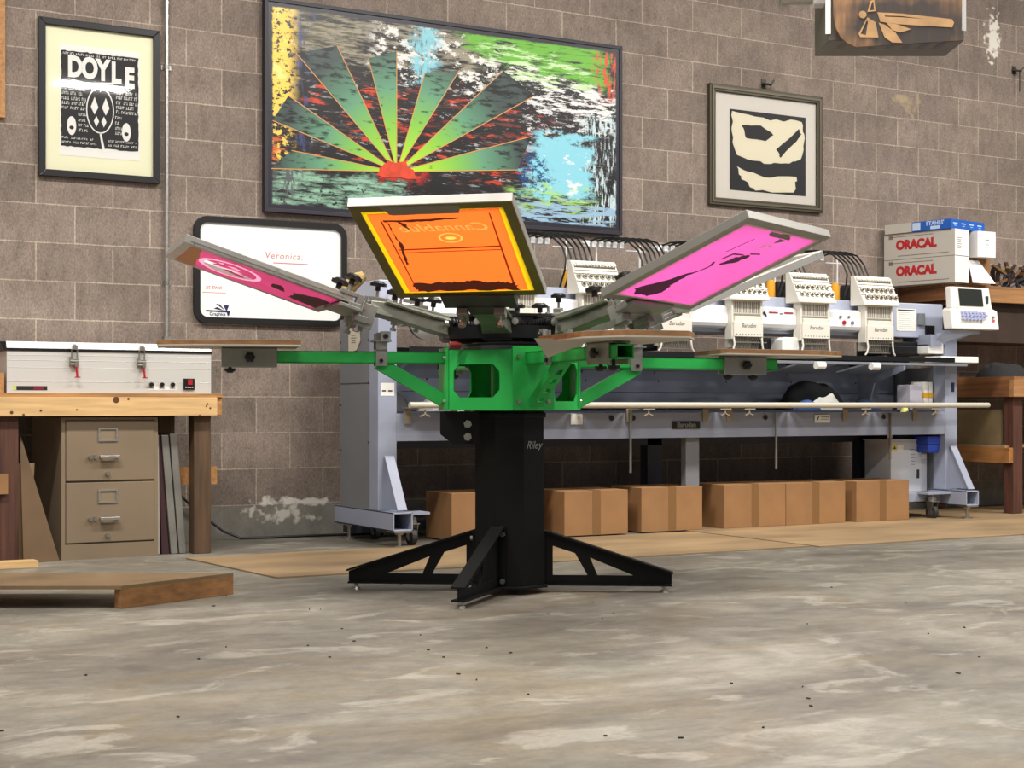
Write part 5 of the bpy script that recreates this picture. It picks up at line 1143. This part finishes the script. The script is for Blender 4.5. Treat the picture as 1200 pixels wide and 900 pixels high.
b = MB(W); b.box(L9 * .43, L9 * .55, -.0006, 0, .006, .060); b.box(L9 * .70, L9 * .84, -.0006, 0, .006, .028)
b.text("STAHLS'", .04, Matrix.Translation((L9 * .77, -.0008, .046)) @ Matrix.Rotation(R(90), 4, 'X'), bold=.001)
for i in range(4): b.box(L9, L9 + .0006, .03 + .10 * i, .085 + .10 * i, .036, .043); b.box(L9, L9 + .0006, .045 + .10 * i, .075 + .10 * i, .022, .026)
b.build('printing', mat('pale_blue_print', (196, 214, 236), .5), t)
# tangle of clamps on the shelf, garment on the bench
rn = random.Random(9); t = thing('tool_tangle', (8.65, -.3, 1.597), 'dark tangle of brown clamps and blue cord at the right end of the wall shelf', 'tools')
for i in range(26):
    x, z = rn.uniform(8.46, 8.95), rn.uniform(1.63, 1.72); a = rn.uniform(.2, 2.6); L_ = rn.uniform(.05, .09)
    MB().bar((x - L_ * math.cos(a), -.33 + rn.uniform(-.06, .06), z - L_ * .5 * math.sin(a)), (x + L_ * math.cos(a), -.33 + rn.uniform(-.06, .06), z + L_ * math.sin(a)), .03, .02).build('clamp', mat(['dark_brown_wood', 'black_clamp', 'ochre_clamp'][i % 3], [(64, 38, 30), (26, 24, 26), (110, 82, 44)][i % 3], .6), t, bevel=.003)
for i in range(2):
    c = 8.58 + .07 * i; MB().tube([(c + (.05 + .012 * i) * math.cos(k * .5), -.40 + .008 * i, 1.650 + .045 * math.sin(k * .5)) for k in range(13)], .0035, 8).build('cord', mat('dark_blue_cord', (24, 36, 70), .5), t, smooth=True)
heap('folded_jacket', (8.17, 8.62, -.75, -.40, .9465, 1.055), mat('dark_grey_cloth', (36, 36, 38), .9), 'dark grey folded jacket lying on the right workbench', 'jacket', seed=13, skew=-.12, amp=.3, flat=3)
b = MB(); b.tube([(8.62, -.7, .953), (8.72, -.72, .965), (8.84, -.74, .968), (9.0, -.75, .96)], .008, 8); b.box(8.64, 9.1, -.76, -.5, .9462, .955); solo('white_tray', b, PAPER, 'thin white edged tray lying on the right workbench beside the jacket', 'tray')

# ---------------------------------------------------------------- ceiling hung metal box with carved board
def camw(X, Z): return (X * CP + Z * SP, CAMY - X * SP + Z * CP)
HX, HYY = camw(1.44, 7.0)
heat = thing('unit_heater', (HX, HYY, 2.41), 'grey metal heater box hung high at the top right corner', 'heater', rz=-PH)
HW_ = WM[heat.name]
SHM = mat('grey_sheet_metal', (92, 87, 79), .45, .3, var=.05)
b = MB(HW_); b.box(0, .62, 0, .31, 0, .62); b.build('housing', SHM, heat, bevel=.003)
for x in (.06, .56):
    for y in (.05, .26): MB(HW_).cyl((x, y, .61), (x, y, 2.6), .006, 8).build('hanging_rod', STEEL, heat)
b = MB(HW_)
for i in range(7): b.box(.07 + .075 * i, .10 + .075 * i, .05, .16, -.0015, .0)
b.build('vent_slots', BLACKPL, heat)
b = MB(HW_); b.box(-.012, .012, -.006, .0, .03, .62); b.box(.605, .628, -.006, .0, .045, .62); b.build('white_edge_strips', WHITEP, heat)
b = MB(HW_); b.cyl((-.04, .1, .22), (-.16, .1, .22), .03, 14); b.cyl((-.16, .1, .22), (-.2, .1, .22), .04, 14); b.m = 1; b.cyl((-.2, .1, .235), (-.23, .1, .235), .018, 12); b.cyl((0, .1, .22), (-.05, .1, .22), .045, 8)
b.build('gas_fitting', [STEEL, WHITEP], heat)
b = MB(HW_); b.tube([(-.05, .12, .26), (-.3, .2, .28), (-.6, .3, .33), (-1.0, .4, .36)], .03, 10); b.build('supply_pipe', mat('black_pipe', (28, 25, 24), .6), heat, smooth=True)
def burnt():
    m = mat('burnt_wood', (146, 108, 72), .55, var=.2, vscale=5, bump=.15, bscale=10, stretch=(10, 10, 1)); nt = m.node_tree; N = nt.nodes; L = nt.links; bs = N['Principled BSDF']
    src = bs.inputs['Base Color'].links[0].from_socket
    tc = N.new('ShaderNodeTexCoord'); mp = N.new('ShaderNodeMapping'); mp.inputs['Location'].default_value = (-.35 / .34, 0, -.10 / .17); mp.inputs['Scale'].default_value = (1 / .34, 0, 1 / .17); L.new(tc.outputs['Object'], mp.inputs[0])
    ln = N.new('ShaderNodeVectorMath'); ln.operation = 'LENGTH'; L.new(mp.outputs[0], ln.inputs[0]); n = N.new('ShaderNodeTexNoise'); n.inputs['Scale'].default_value = 9; L.new(tc.outputs['Object'], n.inputs[0])
    a = N.new('ShaderNodeMath'); a.operation = 'MULTIPLY_ADD'; a.inputs[1].default_value = .9; L.new(n.outputs[0], a.inputs[0]); L.new(ln.outputs['Value'], a.inputs[2])
    mr = N.new('ShaderNodeMapRange'); mr.inputs[1].default_value = 1.05; mr.inputs[2].default_value = 1.6; mr.inputs[3].default_value = .93; mr.inputs[4].default_value = 0; L.new(a.outputs[0], mr.inputs[0])
    x = N.new('ShaderNodeMix'); x.data_type = 'RGBA'; L.new(mr.outputs[0], x.inputs[0]); L.new(src, x.inputs[6]); x.inputs[7].default_value = lin((46, 43, 44)); L.new(x.outputs[2], bs.inputs['Base Color']); return m
WB = HW_ @ Matrix.Translation((0, -.035, -.035))
sign = bpy.data.objects.new('carved_wood_sign', None); col.objects.link(sign); sign.matrix_world = WB; WM[sign.name] = WB
tag(sign, 'wooden board with a carved tomahawk on scorched wood, fixed to the hanging heater', 'sign')
out = [(.6, .0 + .03), (.6, .6), (.56, .65), (.06, .65), (.02, .6), (.02, .15), (.028, .09), (.05, .045), (.08, .018), (.12, .0)]
Mz = Matrix.Translation((0, .012, 0)) @ Matrix.Rotation(R(90), 4, 'X')
MB(WB).plate([out], .022, Mz).build('board', burnt(), sign, bevel=.003)
CW = mat('carved_pale_wood', (176, 138, 94), .55, var=.1, vscale=12)
def sp(px, py): return ((px - 969) * 7.0 / 1800., (48 - py) * 7.0 / 1800. + .035)
q = lambda P: [sp(930 + x / 5.714, y / 5.714) for x, y in P]
b = MB(WB)
Mz2 = Matrix.Translation((0, -.0005, 0)) @ Matrix.Rotation(R(90), 4, 'X')
b.plate([q([(540, 97), (700, 105), (1035, 142), (1052, 165), (1040, 198), (700, 178), (560, 160)]), q([(590, 118), (700, 122), (860, 142), (700, 130), (590, 126)])], .004, Mz2)
b.plate([q([(495, 20), (520, 15), (530, 90), (475, 95)]), q([(505, 30), (514, 28), (518, 80), (490, 85)])], .004, Mz2)
b.plate([q([(475, 130), (530, 165), (548, 265), (425, 262), (415, 240)]), q([(470, 150), (478, 160), (465, 250), (430, 240)])], .004, Mz2)
b.plate([ell(*sp(930 + 443 / 5.714, 112 / 5.714), .017, .017)], .004, Mz2)
b.plate([q([(548, 165), (590, 180), (660, 230), (708, 300), (640, 298), (590, 265)])], .004, Mz2); b.plate([q([(600, 165), (680, 178), (765, 210), (690, 232), (640, 215)])], .004, Mz2)
b.build('carving', CW, sign)

# ---------------------------------------------------------------- light, world, camera
def area(loc, sx, sy, power, rgb=(255, 250, 243), rot=(0, 0, 0)):
    l = bpy.data.lights.new('ceiling_lamp', 'AREA'); l.shape = 'RECTANGLE'; l.size = sx; l.size_y = sy; l.energy = power; l.color = lin(rgb)[:3]
    o = bpy.data.objects.new('ceiling_lamp', l); o.location = loc; o.rotation_euler = rot; col.objects.link(o); return o
for x in (.5, 4.87, 9.2):
    area((x, -3.3, 4.7), 2.4, .35, 240); area((x, -6.4, 4.7), 2.4, .35, 120)
area((4.80, -10.4, 4.6), .9, .3, 110); area((.3, -10.4, 4.6), .9, .3, 60)
w = bpy.data.worlds.new('World'); sc.world = w; w.use_nodes = True
bg = w.node_tree.nodes['Background']; bg.inputs[0].default_value = lin((232, 232, 236)); bg.inputs[1].default_value = .23
cam = bpy.data.cameras.new('Camera'); co = bpy.data.objects.new('Camera', cam); col.objects.link(co)
cam.sensor_width = 36; cam.lens = 54; cam.shift_y = 25 / 1200.; cam.clip_start = .05; cam.clip_end = 60
co.location = (0, CAMY, CAMZ); co.rotation_euler = (R(90), 0, -PH); sc.camera = co
sc.view_settings.view_transform = 'Standard'; sc.view_settings.look = 'None'; sc.view_settings.gamma = 1; sc.view_settings.use_curve_mapping = False
sc.view_settings.exposure = 0.
